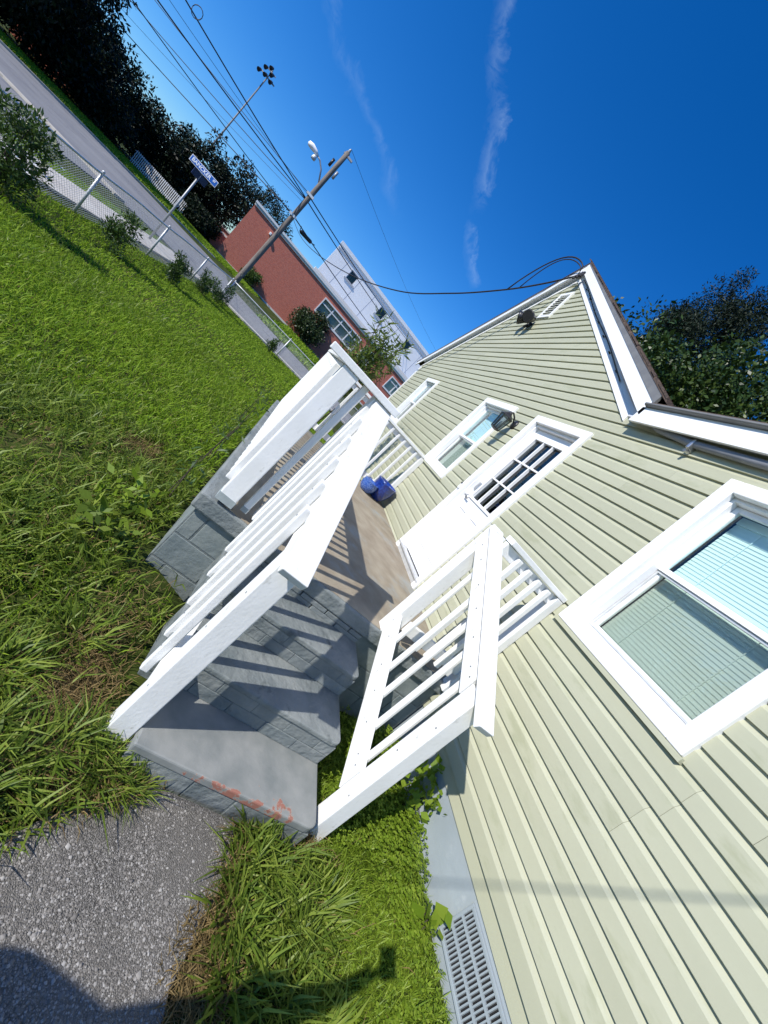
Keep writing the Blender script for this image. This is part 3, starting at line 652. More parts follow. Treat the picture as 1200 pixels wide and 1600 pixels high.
def lantern():
    c = Vector((4.66, .02, 2.66)); t = thing('wall_lantern', c, 'black lantern with clear glass beside the white door frame', 'lamp')
    b = MB(); b.lathe([(0, 0), (.062, 0), (.062, .014), (.045, .022), (.02, .03), (0, .03)], (0, 0, 0), 20); pl = b.build('wall_plate', 'black_metal', t, origin=(0, 0, 0), smooth=True)
    pl.location = Vector((0, .0, 0)); pl.rotation_euler = (-math.pi / 2, 0, 0)
    b = MB(); b.tube([c + Vector(q) for q in ((0, .03, 0), (0, .07, .05), (0, .12, .075), (0, .15, .06))], .011, 8); b.build('arm', 'black_metal', t, smooth=True)
    lc = c + Vector((0, .15, -.06))
    b = MB(); b.lathe([(0, .13), (.02, .125), (.03, .10), (.085, .055), (.09, .045), (.085, .04), (0, .045)], lc, 6); b.build('cap', 'black_metal', t)
    b = MB(); b.lathe([(0, -.16), (.03, -.155), (.06, -.145), (.062, -.13), (0, -.13)], lc, 6); b.build('base', 'black_metal', t)
    for k in range(6):
        a = math.pi * 2 * k / 6; b = MB(); b.tube([lc + Vector((.078 * math.cos(a), .078 * math.sin(a), .042)), lc + Vector((.058 * math.cos(a), .058 * math.sin(a), -.132))], .006, 6); b.build('bar', 'black_metal', t)
    b = MB(); b.lathe([(.072, .04), (.054, -.13)], lc, 6); b.build('glass', 'glass_dark', t)
    b = MB(); b.lathe([(0, -.13), (.016, -.128), (.016, -.05), (.012, -.03), (0, -.025)], lc, 12); b.build('bulb', 'sign_white', t, smooth=True)
lantern()
def flood():
    c = Vector((7.24, .02, 4.42)); t = thing('flood_light', c, 'black twin head floodlight under the gable vent', 'floodlight')
    b = MB(); b.lathe([(0, 0), (.06, 0), (.055, .025), (0, .03)], (0, 0, 0), 18); pl = b.build('wall_plate', 'black_metal', t, origin=(0, 0, 0), smooth=True); pl.rotation_euler = (-math.pi / 2, 0, 0); pl.location = (0, 0, 0)
    for s_ in (-1, 1):
        h = c + Vector((s_ * .11, .11, .05)); d = Vector((s_ * .5, .65, -.45)).normalized()
        b = MB(); b.tube([c + Vector((s_ * .02, .02, 0)), c + Vector((s_ * .06, .06, .03)), h], .012, 8); b.build('arm', 'black_metal', t)
        b = MB(); b.tube([h - d * .08, h + d * .01, h + d * .09, h + d * .12], [.05, .075, .105, .11], 16); hd = b.build('lamp_head', 'black_metal', t, smooth=True)
        b = MB(); b.tube([h + d * .1205, h + d * .123], .095, 16); b.build('lens', 'black_metal', hd)
    b = MB(); b.tube([c + Vector((0, .03, -.02)), c + Vector((0, .06, -.09))], .022, 12); b.build('sensor', 'black_metal', t, smooth=True)
flood()
t = thing('doorbell_camera', (4.335, .048, 1.70), 'small white doorbell camera with black lens on the door frame', 'camera')
b = MB(); b.box((4.318, .0465, 1.66), (4.352, .072, 1.75)); b.build('housing', 'white_trim', t, bev=.008)
b = MB(); b.box((4.320, .0725, 1.725), (4.350, .080, 1.748)); b.build('lens', 'black_metal', t, bev=.004)
# grey conduit under the eave sweeping up the rake
pts = [(-2.6, .052, 3.00), (1.0, .052, 3.005), (2.0, .052, 3.01), (2.45, .052, 3.02), (2.78, .055, 3.06), (3.05, .06, 3.15), (3.35, .066, 3.31), (3.8, .07, 3.575)]
t = thing('conduit', (2.4, .05, 3.0), 'grey conduit strapped under the eave and bent up the gable', 'conduit')
b = MB(); b.tube(pts, .027, 12); b.build('pipe', 'conduit', t, smooth=True)
for x in (2.42, .9, -.8):
    b = MB(); b.box((x - .012, .020, 2.965), (x + .012, .083, 3.045)); st = b.build('strap', 'steel', t, bev=.004); b = MB(); b.tube([(x, .035, 2.955), (x, .075, 2.945)], .012, 10); b.build('screw', 'steel', t)
def rope(name, pts, r, label, mat='cable', n=6, group=None, cat='cable'):
    b = MB(); b.tube(pts, r, n); o = b.build(name, mat, None, origin=pts[0], smooth=True); tag(o, label, cat, group); return o
rk_ = [(x, .045 + .006 * math.sin(x * 5), zrake(x) + .06 + .012 * math.sin(x * 3.1)) for x in np.linspace(3.75, 6.85, 26)]
rope('electric_cable', rk_, .007, 'dark cable clipped along the underside of the right gable edge')
for i, x in enumerate(np.linspace(3.95, 6.5, 7)):
    b = MB(); b.box((x - .006, .0225, zrake(x) + .04), (x + .006, .056, zrake(x) + .052)); tag(b.build('cable_clip', 'black_metal', None, origin=(x, .06, zrake(x))), 'small black clip holding the cable along the gable edge', 'clip', 'cable clips along the gable')
def cat(p, q, sag, n=24):
    p, q = Vector(p), Vector(q); return [p.lerp(q, t) - Vector((0, 0, 4 * sag * t * (1 - t))) for t in np.linspace(0, 1, n)]
# service drop: twisted cable from the pole to the gable peak
H0 = Vector((6.93, .14, 5.36))
def smooth(P, n):
    P = [Vector(p) for p in P]; out = []
    for i in range(len(P) - 1):
        a, b_, c, d = P[max(i - 1, 0)], P[i], P[i + 1], P[min(i + 2, len(P) - 1)]
        for t in np.linspace(0, 1, n, endpoint=False): out.append(.5 * ((2 * b_) + (c - a) * t + (2 * a - 5 * b_ + 4 * c - d) * t * t + (3 * b_ - a - 3 * c + d) * t ** 3))
    return out + [P[-1]]
sd = smooth([(36, 9.7, 6.25), (28, 7.07, 4.85), (22, 5.1, 4.2), (16, 3.12, 3.90), (11.9, 1.77, 4.0), (9.7, 1.05, 4.38), (8.3, .59, 4.76), (7.5, .33, 5.06), H0], 8)
rope('service_cable', sd, .015, 'twisted black service cable running from the pole to the gable peak')
loop = lambda a, h, w: [H0 + Vector((.02, .02, -.04))] + [H0.lerp(a, t) + Vector((0, w * math.sin(math.pi * t), h * math.sin(math.pi * t) ** .7)) for t in np.linspace(.08, 1, 14)]
rope('drip_loop', loop(Vector((8.15, .55, 4.80)), .50, .05), .012, 'wide arching loop of black cable at the gable peak', group=None)
rope('drip_loop', loop(Vector((7.9, .47, 4.90)), .36, .10), .009, 'thinner inner loop of black cable at the gable peak', group=None)
t = thing('cable_bracket', H0, 'black clevis and cable splices fixed at the gable peak', 'bracket')
b = MB(); b.box((6.88, .119, 5.30), (6.98, .15, 5.42)); b.build('plate', 'black_metal', t, bev=.005)
b = MB()
for q in range(5):
    a = Vector((6.93 + .03 * (q - 2), .15, 5.36)); b.tube([a, a + Vector((-.05 + .02 * q, .03, -.09 - .02 * (q % 2)))], .017, 8)
b.build('splice', 'cable', t)

# ================================================================ FENCES
def fence(p, q, h, npost, label, pitch=.075):
    p, q = Vector(p), Vector(q); t = thing('chain_link_fence', p, label, 'fence', None); d = (q - p); L_ = d.length; d /= L_
    g = lambda s_: Vector((p.x + d.x * s_, p.y + d.y * s_, float(gz(p.x + d.x * s_, p.y + d.y * s_)) - .03))
    for i in range(npost):
        a = g(L_ * i / (npost - 1)); b = MB(); b.tube([a - Vector((0, 0, .1)), a + Vector((0, 0, h + .03))], .030, 10); o = b.build('post', 'galv', t, origin=a, smooth=True)
        b = MB(); b.tube([a + Vector((0, 0, h + .0305)), a + Vector((0, 0, h + .06)), a + Vector((0, 0, h + .075))], [.033, .030, .008], 10); b.build('cap', 'galv', o, smooth=True)
    b = MB(); b.tube([g(s_) + Vector((0, 0, h)) for s_ in np.linspace(0, L_, 30)], .023, 8); b.build('top_rail', 'galv', t, smooth=True)
    b = MB(); nv = Vector((-d.y, d.x, 0)) * .03; s_ = -h
    while s_ < L_:
        for sg in (1, -1):
            s0, s1 = (s_, s_ + h) if sg > 0 else (s_ + h, s_); z0, z1 = .03, h
            a0, a1 = s0, s1
            def cl(sv, zv, so_, zo):
                if sv < 0 or sv > L_:
                    e = 0 if sv < 0 else L_; k = (e - sv) / (so_ - sv) if so_ != sv else 0; return e, zv + (zo - zv) * k
                return sv, zv
            u, w = cl(s0, z0, s1, z1), cl(s1, z1, s0, z0)
            if abs(u[0] - w[0]) > .01: b.tube([g(u[0]) + Vector((0, 0, u[1])) + nv, g(w[0]) + Vector((0, 0, w[1])) + nv], .0032, 3, cap=False)
        s_ += pitch
    b.build('wire_mesh', 'galv', t)
    return t
fence((1.6, fenceY(1.6), 0), (20.2, fenceY(20.2), 0), 1.0, 7, 'galvanised chain link fence along the side street')
fence((20.28, fenceY(20.2) - .1, 0), (20.75, -9, 0), 1.0, 6, 'galvanised chain link fence along the back edge of the lawn')

# ================================================================ STREET FURNITURE
def text_mesh(s_, size, name, mat, parent, world, rot):
    cu = bpy.data.curves.new(name, 'FONT'); cu.body = s_; cu.size = size; cu.align_x = 'CENTER'; cu.align_y = 'CENTER'; cu.extrude = .002; cu.offset = .004
    tmp = bpy.data.objects.new('tmp', cu); COL.objects.link(tmp); dg = bpy.context.evaluated_depsgraph_get(); dg.update()
    me = bpy.data.meshes.new_from_object(tmp.evaluated_get(dg)); bpy.data.objects.remove(tmp); me.materials.clear(); me.materials.append(MATS[mat])
    o = bpy.data.objects.new(name, me); link(o, world, parent); o.rotation_euler = rot; return o
def street_sign():
    t = thing('street_sign', (17, 8.376, -.27), 'blue and white street name sign on a grey steel post', 'sign')
    b = MB(); b.tube([(17, 8.376, -.35), (17, 8.376, 2.46)], .036, 12); b.build('post', 'metal_grey', t, smooth=True)
    yc = 8.355; zc_ = 2.572; w, h = .99, .20
    b = MB(); b.box((16.93, yc - w / 2, zc_ - h / 2), (16.95, yc + w / 2, zc_ + h / 2)); bl = b.build('blade', 'sign_white', t)
    b = MB(); b.box((16.924, yc - w / 2 + .018, zc_ - h / 2 + .018), (16.9295, yc + w / 2 - .018, zc_ + h / 2 - .018)); b.build('face', 'sign_blue', bl)
    text_mesh('BANCKER', .155, 'lettering', 'sign_white', bl, (16.921, yc + .085, zc_ - .003), (math.pi / 2, 0, -math.pi / 2))
    text_mesh('ST', .085, 'lettering', 'sign_white', bl, (16.921, yc - .385, zc_ + .02), (math.pi / 2, 0, -math.pi / 2))
    b = MB(); b.prism([(16.72, 8.52), (16.70, 8.50), (17.28, 8.19), (17.30, 8.21)], 'z', 2.235, 2.445); b.build('blade', 'sign_dark', t)
    b = MB(); b.tube([(17, 8.376, 2.445), (17, 8.376, 2.475)], .055, 10); b.build('bracket', 'metal_grey', t)
street_sign()
def utility_pole(P, H, name, label, lamp=True):
    P = Vector(P); t = thing(name, P, label, 'pole')
    b = MB(); b.tube([P + Vector((0, 0, z)) for z in np.linspace(-.4, H, 10)], list(np.linspace(.22, .16, 10)), 14); b.build('shaft', 'pole_wood', t, smooth=True)
    b = MB(); b.lathe([(0, 0), (.09, 0), (.11, .05), (.08, .12), (.11, .16), (.07, .24), (.03, .30), (0, .30)], P + Vector((0, 0, H)), 12); b.build('insulator', 'metal_grey', t, smooth=True)
    b = MB(); b.box(P + Vector((-.1, -.55, H - .25)), P + Vector((.1, .2, H - .13))); b.build('bracket', 'metal_grey', t)
    for dz, s_ in ((-1.55, .38), (-1.9, -.3)):
        b = MB(); b.tube([P + Vector((0, s_, H + dz)), P + Vector((0, s_, H + dz + .55))], .10, 10); b.build('cutout', 'black_metal' if s_ > 0 else 'metal_grey', t, smooth=True)
    for dz in (-3.9, -5.7):
        b = MB(); b.box(P + Vector((-.22, -.3, H + dz)), P + Vector((-.12, .3, H + dz + .16))); b.build('cable_clamp', 'galv', t)
    if lamp:
        b = MB(); b.tube([P + Vector(q) for q in ((0, .1, 9.25 - P.z - .25), (-.1, .55, 9.75 - P.z), (-.15, .95, 10.05 - P.z), (-.2, 1.25, 10.1 - P.z))], .055, 8); ar = b.build('lamp_arm', 'metal_grey', t, smooth=True)
        h = P + Vector((-.2, 1.2, 10.1 - P.z))
        b = MB(); b.tube([h, h + Vector((-.02, .25, .06)), h + Vector((-.05, .6, .09)), h + Vector((-.07, .85, .06)), h + Vector((-.07, .92, .04))], [.08, .15, .2, .16, .03], 12); b.build('lamp_head', 'panel_white', ar, smooth=True)
        b = MB(); b.lathe([(0, 0), (.16, 0), (.18, .12), (.12, .3), (0, .32)], h + Vector((-.05, .1, -.42)), 12); b.build('photocell', 'galv', ar, smooth=True)
    return t
utility_pole((36, 9.62, -.2), 12.1, 'utility_pole', 'weathered wooden utility pole with street lamp before the brick building')
# overhead wires
PT = Vector((36, 9.75, 0)); WG = None
WLAB = {True: 'thick black overhead cable leading off over the side street', False: 'thin overhead wire leading off over the side street'}
def wire(p, q, sag, r, label, group): rope('overhead_wire', cat(p, q, sag, 30), r, label, cat='wire', group=group)
for (za, q, zq, r) in ((7.75, (30, 17.9), 8.6, .036), (7.7, (30, 18.8), 7.45, .036), (8.1, (41, 25.9), 9.5, .022), (7.65, (45, 28.2), 8.8, .026), (6.35, (46, 30.3), 7.0, .032), (6.25, (30, 19.5), 6.55, .026), (8.0, (30, 18.3), 7.9, .012), (7.4, (44, 28.0), 7.7, .012)):
    a = Vector((36, 9.75, za)); e = Vector((*q, zq)); d = e - a; e2 = a + d * 2.2; e2.z = zq + (zq - za) * 1.0
    wire(a, e2, .35, r, WLAB[r > .024], 'thick cables over the side street' if r > .024 else 'thin wires over the side street')
for (za, q, r) in ((7.7, (84, -14, 13.2), .04), (8.0, (84, -14, 14.2), .04), (6.3, (84, -14, 10.4), .04), (12.2, (84, -14, 17.0), .012)):
    wire((36, 9.6, za), q, .5, r, 'black overhead cable passing in front of the white building' if r > .02 else 'hair thin high wire passing over the white building', 'cables before the white building' if r > .02 else None)
t = thing('splice_case', (40, 8.5, 6.4), 'black cable splice case hanging on the overhead wire', 'splice case')
b = MB(); b.tube([(38.6, 9.15, 6.30), (38.75, 9.05, 6.33), (39.9, 8.3, 6.52), (40.05, 8.2, 6.55)], [.05, .15, .15, .05], 12); b.build('case', 'black_metal', t, smooth=True)
b = MB(); b.tube([(38.6, 9.15, 6.30), (38.2, 9.2, 6.55)], .03, 6); b.tube([(40.05, 8.2, 6.55), (40.6, 8.0, 6.7)], .03, 6); b.build('lead', 'cable', t)
ring = [(27.6 + 0 * k, 16.2 + .26 * math.cos(k * .52), 7.75 + .26 * math.sin(k * .52)) for k in range(13)]
rope('cable_loop', ring, .02, 'small loop of spare cable hanging from the overhead wires')
# stadium light mast
t = thing('floodlight_mast', (62, 25.7, 0), 'tall slender mast topped by a cluster of dark floodlights', 'mast')
b = MB(); b.tube([(62, 25.7, -.4), (62, 25.65, 8), (62, 25.6, 16.9)], [.14, .10, .07], 10); b.build('shaft', 'drip', t, smooth=True)
for k, (dy, dz) in enumerate(((-.7, .2), (.1, .25), (.8, .1), (-.4, .75), (.45, .8), (0, 1.2))):
    c = Vector((61.8, 25.6 + dy, 16.9 + dz)); b = MB(); b.tube([c, c + Vector((-.2, 0, -.1)), c + Vector((-.45, .05, -.3))], [.1, .16, .22], 10); b.build('lamp_head', 'cable', t)
b = MB(); b.box((61.85, 24.6, 17.0), (62.0, 26.6, 17.12)); b.box((61.85, 25.0, 17.7), (62.0, 26.2, 17.8)); b.tube([(62, 25.6, 16.8), (62, 25.6, 18.0)], .07, 8); b.build('crossarm', 'metal_grey', t)
t = thing('street_lamp', (62, 29.1, 0), 'distant grey street lamp standing among dark trees', 'lamp')
b = MB(); b.tube([(62, 29.1, -.2), (62, 29.3, 6.1), (62, 29.2, 6.3), (62, 28.7, 6.35)], .06, 8); b.build('shaft', 'metal_grey', t); b = MB(); b.box((61.8, 28.4, 6.25), (62.1, 28.9, 6.38)); b.build('lamp_head', 'metal_grey', t, bev=.03)
# white picket railing beyond the street
t = thing('picket_fence', (52, 23.5, 0), 'white metal picket fence in front of the dark trees', 'fence')
k3 = None
for i in range(34):
    y = 20.4 + i * .17
    if k3 is None:
        b = MB(); b.box((51.97, y - .035, -.1), (52.03, y + .035, 1.15)); k3 = b.build('picket', 'white_trim', t, origin=(52, y, -.1))
    else: inst(k3, (52, y, -.1), t)
for z in (.15, 1.0): b = MB(); b.box((52.031, 20.3, z), (52.07, 26.2, z + .07)); b.build('rail', 'white_trim', t)

# ================================================================ BUILDINGS ACROSS THE STREET
BD = Vector((.1736, -.9848, 0)).normalized(); BA = math.atan2(BD.y, BD.x)
def building(name, o_, label):
    e = thing(name, o_, label, 'building'); e.rotation_euler = (0, 0, BA); return e
def bpart(root, name, mat, boxes, parent=None, bev=0):
    b = MB()
    for a, c in boxes: b.box(a, c)
    me = bpy.data.meshes.new(name); me.from_pydata(b.v, [], b.f); me.materials.append(MATS[mat]); o = bpy.data.objects.new(name, me); COL.objects.link(o); o.parent = parent or root
    if bev: q = o.modifiers.new('bevel', 'BEVEL'); q.width = bev; q.segments = 2
    return o
# local frame: x along the wall, y to the far side (left normal), z up; wall faces local -y
BO = Vector((53.1, 16.4, 0))
bb_ = building('brick_building', BO, 'red brick building with cream parapet and wide white framed windows')
def wallholes(root, mat, x1, z1, holes, th=.3):
    xs = sorted({0, x1, *[h for H in holes for h in H[:2]]}); bx = []
    for a, c in zip(xs[:-1], xs[1:]):
        mid = (a + c) / 2; rng = [(-1, z1)]
        for H in holes:
            if H[0] < mid < H[1]: rng = [(-1, H[2]), (H[3], z1)]
        for p, q in rng: bx.append(((a, 0, p), (c, th, q)))
    return bpart(root, 'wall', mat, bx)
BH = [(11.15, 17.35, 3.8, 5.5), (18.4, 20.3, 4.0, 5.5), (23.8, 26.4, 3.9, 5.5)]
wallholes(bb_, 'far_brick', 40, 6.25, BH)

bpart(bb_, 'parapet', 'cream_stone', [((-.05, -.12, 6.25), (40, .4, 6.5))]); bpart(bb_, 'coping', 'white_trim', [((-.1, -.2, 6.5), (40, .5, 6.72))])
def bprism(root, name, mat, poly, z0, z1):
    b = MB(); b.prism(poly, 'z', z0, z1); me = bpy.data.meshes.new(name); me.from_pydata(b.v, [], b.f); me.materials.append(MATS[mat]); o = bpy.data.objects.new(name, me); COL.objects.link(o); o.parent = root; return o
bprism(bb_, 'side_wall', 'far_brick', [(.02, .301), (.5, .301), (14.5, 18), (14, 18)], -1, 6.25); bprism(bb_, 'roof', 'panel_grey', [(.5, .31), (40, .31), (40, 18), (14, 18)], 6.0, 6.15)
bpart(bb_, 'plinth', 'cream_stone', [((0, -.04, -.9), (40, -.002, .12))])
for H in BH:
    n_ = max(1, round((H[1] - H[0]) / 1.55)); w = bpart(bb_, 'window', 'white_trim', [((H[0] - .12, -.06, H[2] - .2), (H[1] + .12, .1, H[2])), ((H[0] - .12, -.06, H[3]), (H[1] + .12, .1, H[3] + .16)), ((H[0] - .12, -.06, H[2]), (H[0], .1, H[3])), ((H[1], -.06, H[2]), (H[1] + .12, .1, H[3])), ((H[0], .02, H[2] + 1.1), (H[1], .12, H[2] + 1.23))])
    for k in range(n_):
        a, c = H[0] + (H[1] - H[0]) * k / n_, H[0] + (H[1] - H[0]) * (k + 1) / n_
        bpart(bb_, 'pane', 'glass_screen', [((a + .05, .14, H[2] + .02), (c - .05, .16, H[3] - .02))], w)
        if k: bpart(bb_, 'mullion', 'white_trim', [((a - .07, .03, H[2]), (a + .07, .13, H[2] + 1.1)), ((a - .07, .03, H[2] + 1.23), (a + .07, .13, H[3]))], w)
    bpart(bb_, 'blind', 'blind', [((H[0], .3, H[2]), (H[1], .33, H[3]))], w)
bpart(bb_, 'downpipe', 'black_metal', [((12.4, -.10, -.5), (12.5, -.01, 3.5))])
c_ = bpart(bb_, 'camera_housing', 'panel_white', [((2.6, -.35, 5.35), (2.85, -.01, 5.65))], bev=.05)
bpart(bb_, 'porch_wall', 'far_brick', [((-1.3, .6, -1), (-.02, 1.0, 1.7))]); bpart(bb_, 'porch_coping', 'cream_stone', [((-1.4, .5, 1.7), (-.02, 1.1, 1.9))])
WO = BO + Vector((.9848, .1736, 0)) * 12 + BD * 9.2
wb = building('white_building', WO, 'taller white panelled building rising behind the brick one')
WHs = [(3.3, 4.7, 10.5, 11.9), (9.7, 11.1, 10.6, 12.0), (16.0, 17.4, 10.6, 12.0), (22.3, 23.7, 10.7, 12.1)]
wallholes(wb, 'panel_white', 42, 12.8, WHs)
bprism(wb, 'side_wall', 'panel_white', [(.02, .301), (.5, .301), (7, 14), (6.5, 14)], -1, 12.8); bpart(wb, 'coping', 'white_trim', [((-.1, -.15, 12.8), (42, .45, 13.25))]); bprism(wb, 'roof', 'panel_grey', [(.5, .31), (42, .31), (42, 14), (7, 14)], 12.4, 12.55)
bpart(wb, 'ledge', 'panel_grey', [((-.05, -.10, 12.3), (42, -.002, 12.42))])
for k in range(14):
    xx = 2.2 + k * 2.9
    if not any(H[0] - .2 < xx < H[1] + .2 for H in WHs): bpart(wb, 'panel_joint', 'panel_grey', [((xx, -.012, 6), (xx + .06, -.001, 12.28))])
for H in WHs:
    w = bpart(wb, 'window', 'panel_grey', [((H[0], .1, H[2]), (H[0] + .12, .2, H[3])), ((H[1] - .12, .1, H[2]), (H[1], .2, H[3])), ((H[0] + .12, .1, H[3] - .12), (H[1] - .12, .2, H[3])), ((H[0] - .25, -.15, H[2] - .18), (H[1] + .25, .12, H[2]))])
    bpart(wb, 'pane', 'glass_dark', [((H[0] + .12, .14, H[2]), (H[1] - .12, .16, H[3] - .12))], w)
lowb = building('low_annexe', BO + Vector((.9848, .1736, 0)) * 6 + BD * 8.5, 'low pale pink annexe between the brick and white buildings')
bpart(lowb, 'wall', 'cream_stone', [((0, 0, -1), (44, .3, 7.3))]); bpart(lowb, 'coping', 'cream_stone', [((-.1, -.15, 7.3), (44, .4, 7.6))])
t = building('far_house', Vector((70, 23.2, 0)), 'small red brick house glimpsed between dark trees')
bpart(t, 'wall', 'far_brick', [((0, 0, -1), (3.0, 4, 2.4))]); bpart(t, 'coping', 'cream_stone', [((-.1, -.1, 2.4), (3.1, 4, 2.6))])
t = building('far_house', Vector((54, 39.0, 0)), 'red brick gable wall showing through the darkest big tree')
bpart(t, 'wall', 'far_brick', [((0, 0, -1), (6, 4, 3.2))]); bpart(t, 'coping', 'cream_stone', [((-.1, -.1, 3.2), (6.1, 4, 3.4))])

# ================================================================ TREES AND SHRUBS
def leaves(centers, spread, n, size, rng, aspect=.42, flat=0.0, droop=0.0):
    C = np.asarray(centers, float); idx = rng.integers(0, len(C), n); sp = np.asarray(spread, float)
    if sp.ndim == 0: sp = np.full(len(C), float(sp))
    dirs = rng.normal(size=(n, 3)); dirs /= np.linalg.norm(dirs, axis=1)[:, None]; rad = rng.random(n) ** .45
    P = C[idx] + dirs * (sp[idx] * rad)[:, None]
    a = rng.normal(size=(n, 3)) + dirs * .8; a[:, 2] -= droop; a /= np.linalg.norm(a, axis=1)[:, None]
    b = rng.normal(size=(n, 3)); b[:, 2] += flat; b -= (b * a).sum(1)[:, None] * a; b /= np.linalg.norm(b, axis=1)[:, None]
    c = np.cross(a, b); L_ = size * (.6 + .8 * rng.random(n))[:, None]; w = L_ * aspect * .5
    V = np.stack([P, P + a * L_ * .45 + c * w, P + a * L_ - b * L_ * .12, P + a * L_ * .45 - c * w], 1).reshape(-1, 3)
    return V, np.arange(4 * n).reshape(n, 4)
def tree(name, base, h, rx, rz, cz, label, group, mat, nl, size, seed, nclump=70, clump=.9, droop=0.0, trunk=.22, aspect=.42, lean=0, rag=.22):
    rng = np.random.default_rng(seed); t = thing(name, base, label, 'tree', group); B = Vector(base); top = B + Vector((lean, 0, h * .62))
    b = MB(); b.tube([B - Vector((0, 0, .4)), B + Vector((lean * .3, .1, h * .25)), B + Vector((lean * .6, -.1, h * .45)), top], [trunk, trunk * .8, trunk * .6, trunk * .3], 9); b.build('trunk', 'bark', t, smooth=True)
    u = rng.normal(size=(nclump, 3)); u /= np.linalg.norm(u, axis=1)[:, None]; r = (.35 + .65 * rng.random(nclump) ** .5)
    r = r * (1 + rag * rng.normal(size=nclump)).clip(1 - rag * 1.3, 1 + rag * 1.3)
    C = np.array(B) + np.array((lean, 0, cz)) + u * r[:, None] * np.array((rx, rx, rz)); C[:, 2] = np.maximum(C[:, 2], B.z + .5)
    b = MB()
    for k in range(min(14, nclump)):
        q = Vector(C[k]); s_ = B + Vector((lean * .6, 0, h * random.uniform(.25, .55))); b.tube([s_, s_.lerp(q, .5) + Vector((0, 0, .25)), q], [trunk * .35, trunk * .2, trunk * .06], 6)
    b.build('limbs', 'bark', t, smooth=True)
    V, Q = leaves(C, clump * (.7 + .6 * rng.random(nclump)), nl, size, rng, aspect, .6, droop)
    fast_mesh('crown', V, Q, np.zeros((0, 3), int), mat, t)
    return t
FT = 'dark trees beyond the street'
far = [((40, 33.5), 13, 6.6, 6.0, 6.6, 21, 16000, 'huge drooping dark tree at the end of the street', 'far_leaf_shade', .8),
       ((36, 41), 13, 7, 6.3, 6.5, 22, 9000, 'dense dark tree behind the huge drooping one', 'far_leaf_shade', .2),
       ((47, 33), 8, 4.6, 3.6, 3.6, 23, 8000, 'low dark tree next to the distant street lamp', 'far_leaf_shade', 0),
       ((54, 31.5), 7.5, 4.2, 3.3, 3.2, 24, 7000, 'rounded dark tree behind the white picket fence', 'far_leaf_shade', 0),
       ((58, 26.5), 7.2, 4.0, 3.2, 3.1, 25, 7000, 'dark tree behind the street name sign', 'far_leaf_shade', 0),
       ((60, 21.6), 8.8, 3.8, 3.8, 4.6, 26, 7000, 'loose open dark tree beside the brick building', 'far_leaf_shade', 0),
       ((90, 24), 14, 4.5, 4, 9.5, 27, 4000, 'tree top showing above the brick parapet', 'far_leaf_shade', 0),
       ((34, 52), 12, 7, 6, 6, 28, 5000, 'dark tree at the very end of the tree line', 'far_leaf_shade', 0)]
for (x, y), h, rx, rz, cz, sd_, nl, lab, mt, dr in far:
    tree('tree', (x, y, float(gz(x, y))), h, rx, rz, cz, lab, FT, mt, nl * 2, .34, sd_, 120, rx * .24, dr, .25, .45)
def hedge(name, c, r, n, size, mat, label, seed, cat_='shrub', group=None, stems=7, spread=.3, aspect=.4, shape=1.0, droop=0):
    rng = np.random.default_rng(seed); B = Vector((c[0], c[1], float(gz(c[0], c[1])) if len(c) < 3 else c[2])); t = thing(name, B, label, cat_, group)
    K = max(8, int(18 * shape)); u = rng.normal(size=(K, 3)); u /= np.linalg.norm(u, axis=1)[:, None]; C = np.array(B) + np.array((0, 0, r[2])) + u * np.array(r) * (.45 + .5 * rng.random(K))[:, None]; C[:, 2] = np.maximum(C[:, 2], B.z + .08)
    b = MB()
    for k in range(stems): q = Vector(C[k]); b.tube([B + Vector((random.uniform(-.04, .04), random.uniform(-.04, .04), -.05)), B.lerp(q, .6) + Vector((0, 0, .04)), q], [min(.014 * r[2] / .4, .004 if r[2] < .5 else 1), min(.009 * r[2] / .4, .003 if r[2] < .5 else 1), .002], 5)
    b.build('stems', 'bark', t)
    V, Q = leaves(C, spread, n, size, rng, aspect, .2, droop); fast_mesh('foliage', V, Q, np.zeros((0, 3), int), mat, t); return t
# dark understorey along the far verge
for i, (x, y, r_, lab) in enumerate(((44.5, 37.0, 3.6, 'broad dark bush at the foot of the huge tree'), (48.5, 29, 2.6, 'dark bush left of the picket fence'), (56.5, 24.6, 2.0, 'dark bush hugging the back of the picket fence'), (52.5, 18.9, 1.5, 'clipped dark bush beside the brick building'), (54.5, 20.6, 1.5, 'clipped dark bush near the street name sign'), (41, 44, 4.5, 'dark bush far along the tree line'))):
    hedge('bush', (x, y), (r_, r_ * 1.25, r_ * .62), 9000, .28, 'far_leaf_shade', lab, 60 + i, 'bush', 'dark bushes along the far verge', 5, r_ * .55, .45)
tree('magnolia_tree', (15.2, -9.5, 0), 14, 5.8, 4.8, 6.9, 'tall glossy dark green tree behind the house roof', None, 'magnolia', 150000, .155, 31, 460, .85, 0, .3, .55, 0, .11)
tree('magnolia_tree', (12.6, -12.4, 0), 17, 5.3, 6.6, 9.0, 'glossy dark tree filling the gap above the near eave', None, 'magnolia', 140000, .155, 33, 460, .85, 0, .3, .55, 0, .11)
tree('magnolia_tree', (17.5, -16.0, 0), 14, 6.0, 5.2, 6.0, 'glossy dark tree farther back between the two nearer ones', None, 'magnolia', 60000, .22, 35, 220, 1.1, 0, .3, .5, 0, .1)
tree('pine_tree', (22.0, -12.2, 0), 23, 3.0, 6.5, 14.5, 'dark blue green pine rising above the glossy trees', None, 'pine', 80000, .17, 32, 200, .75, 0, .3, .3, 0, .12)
SG = 'shrubs planted along the lawn edge'
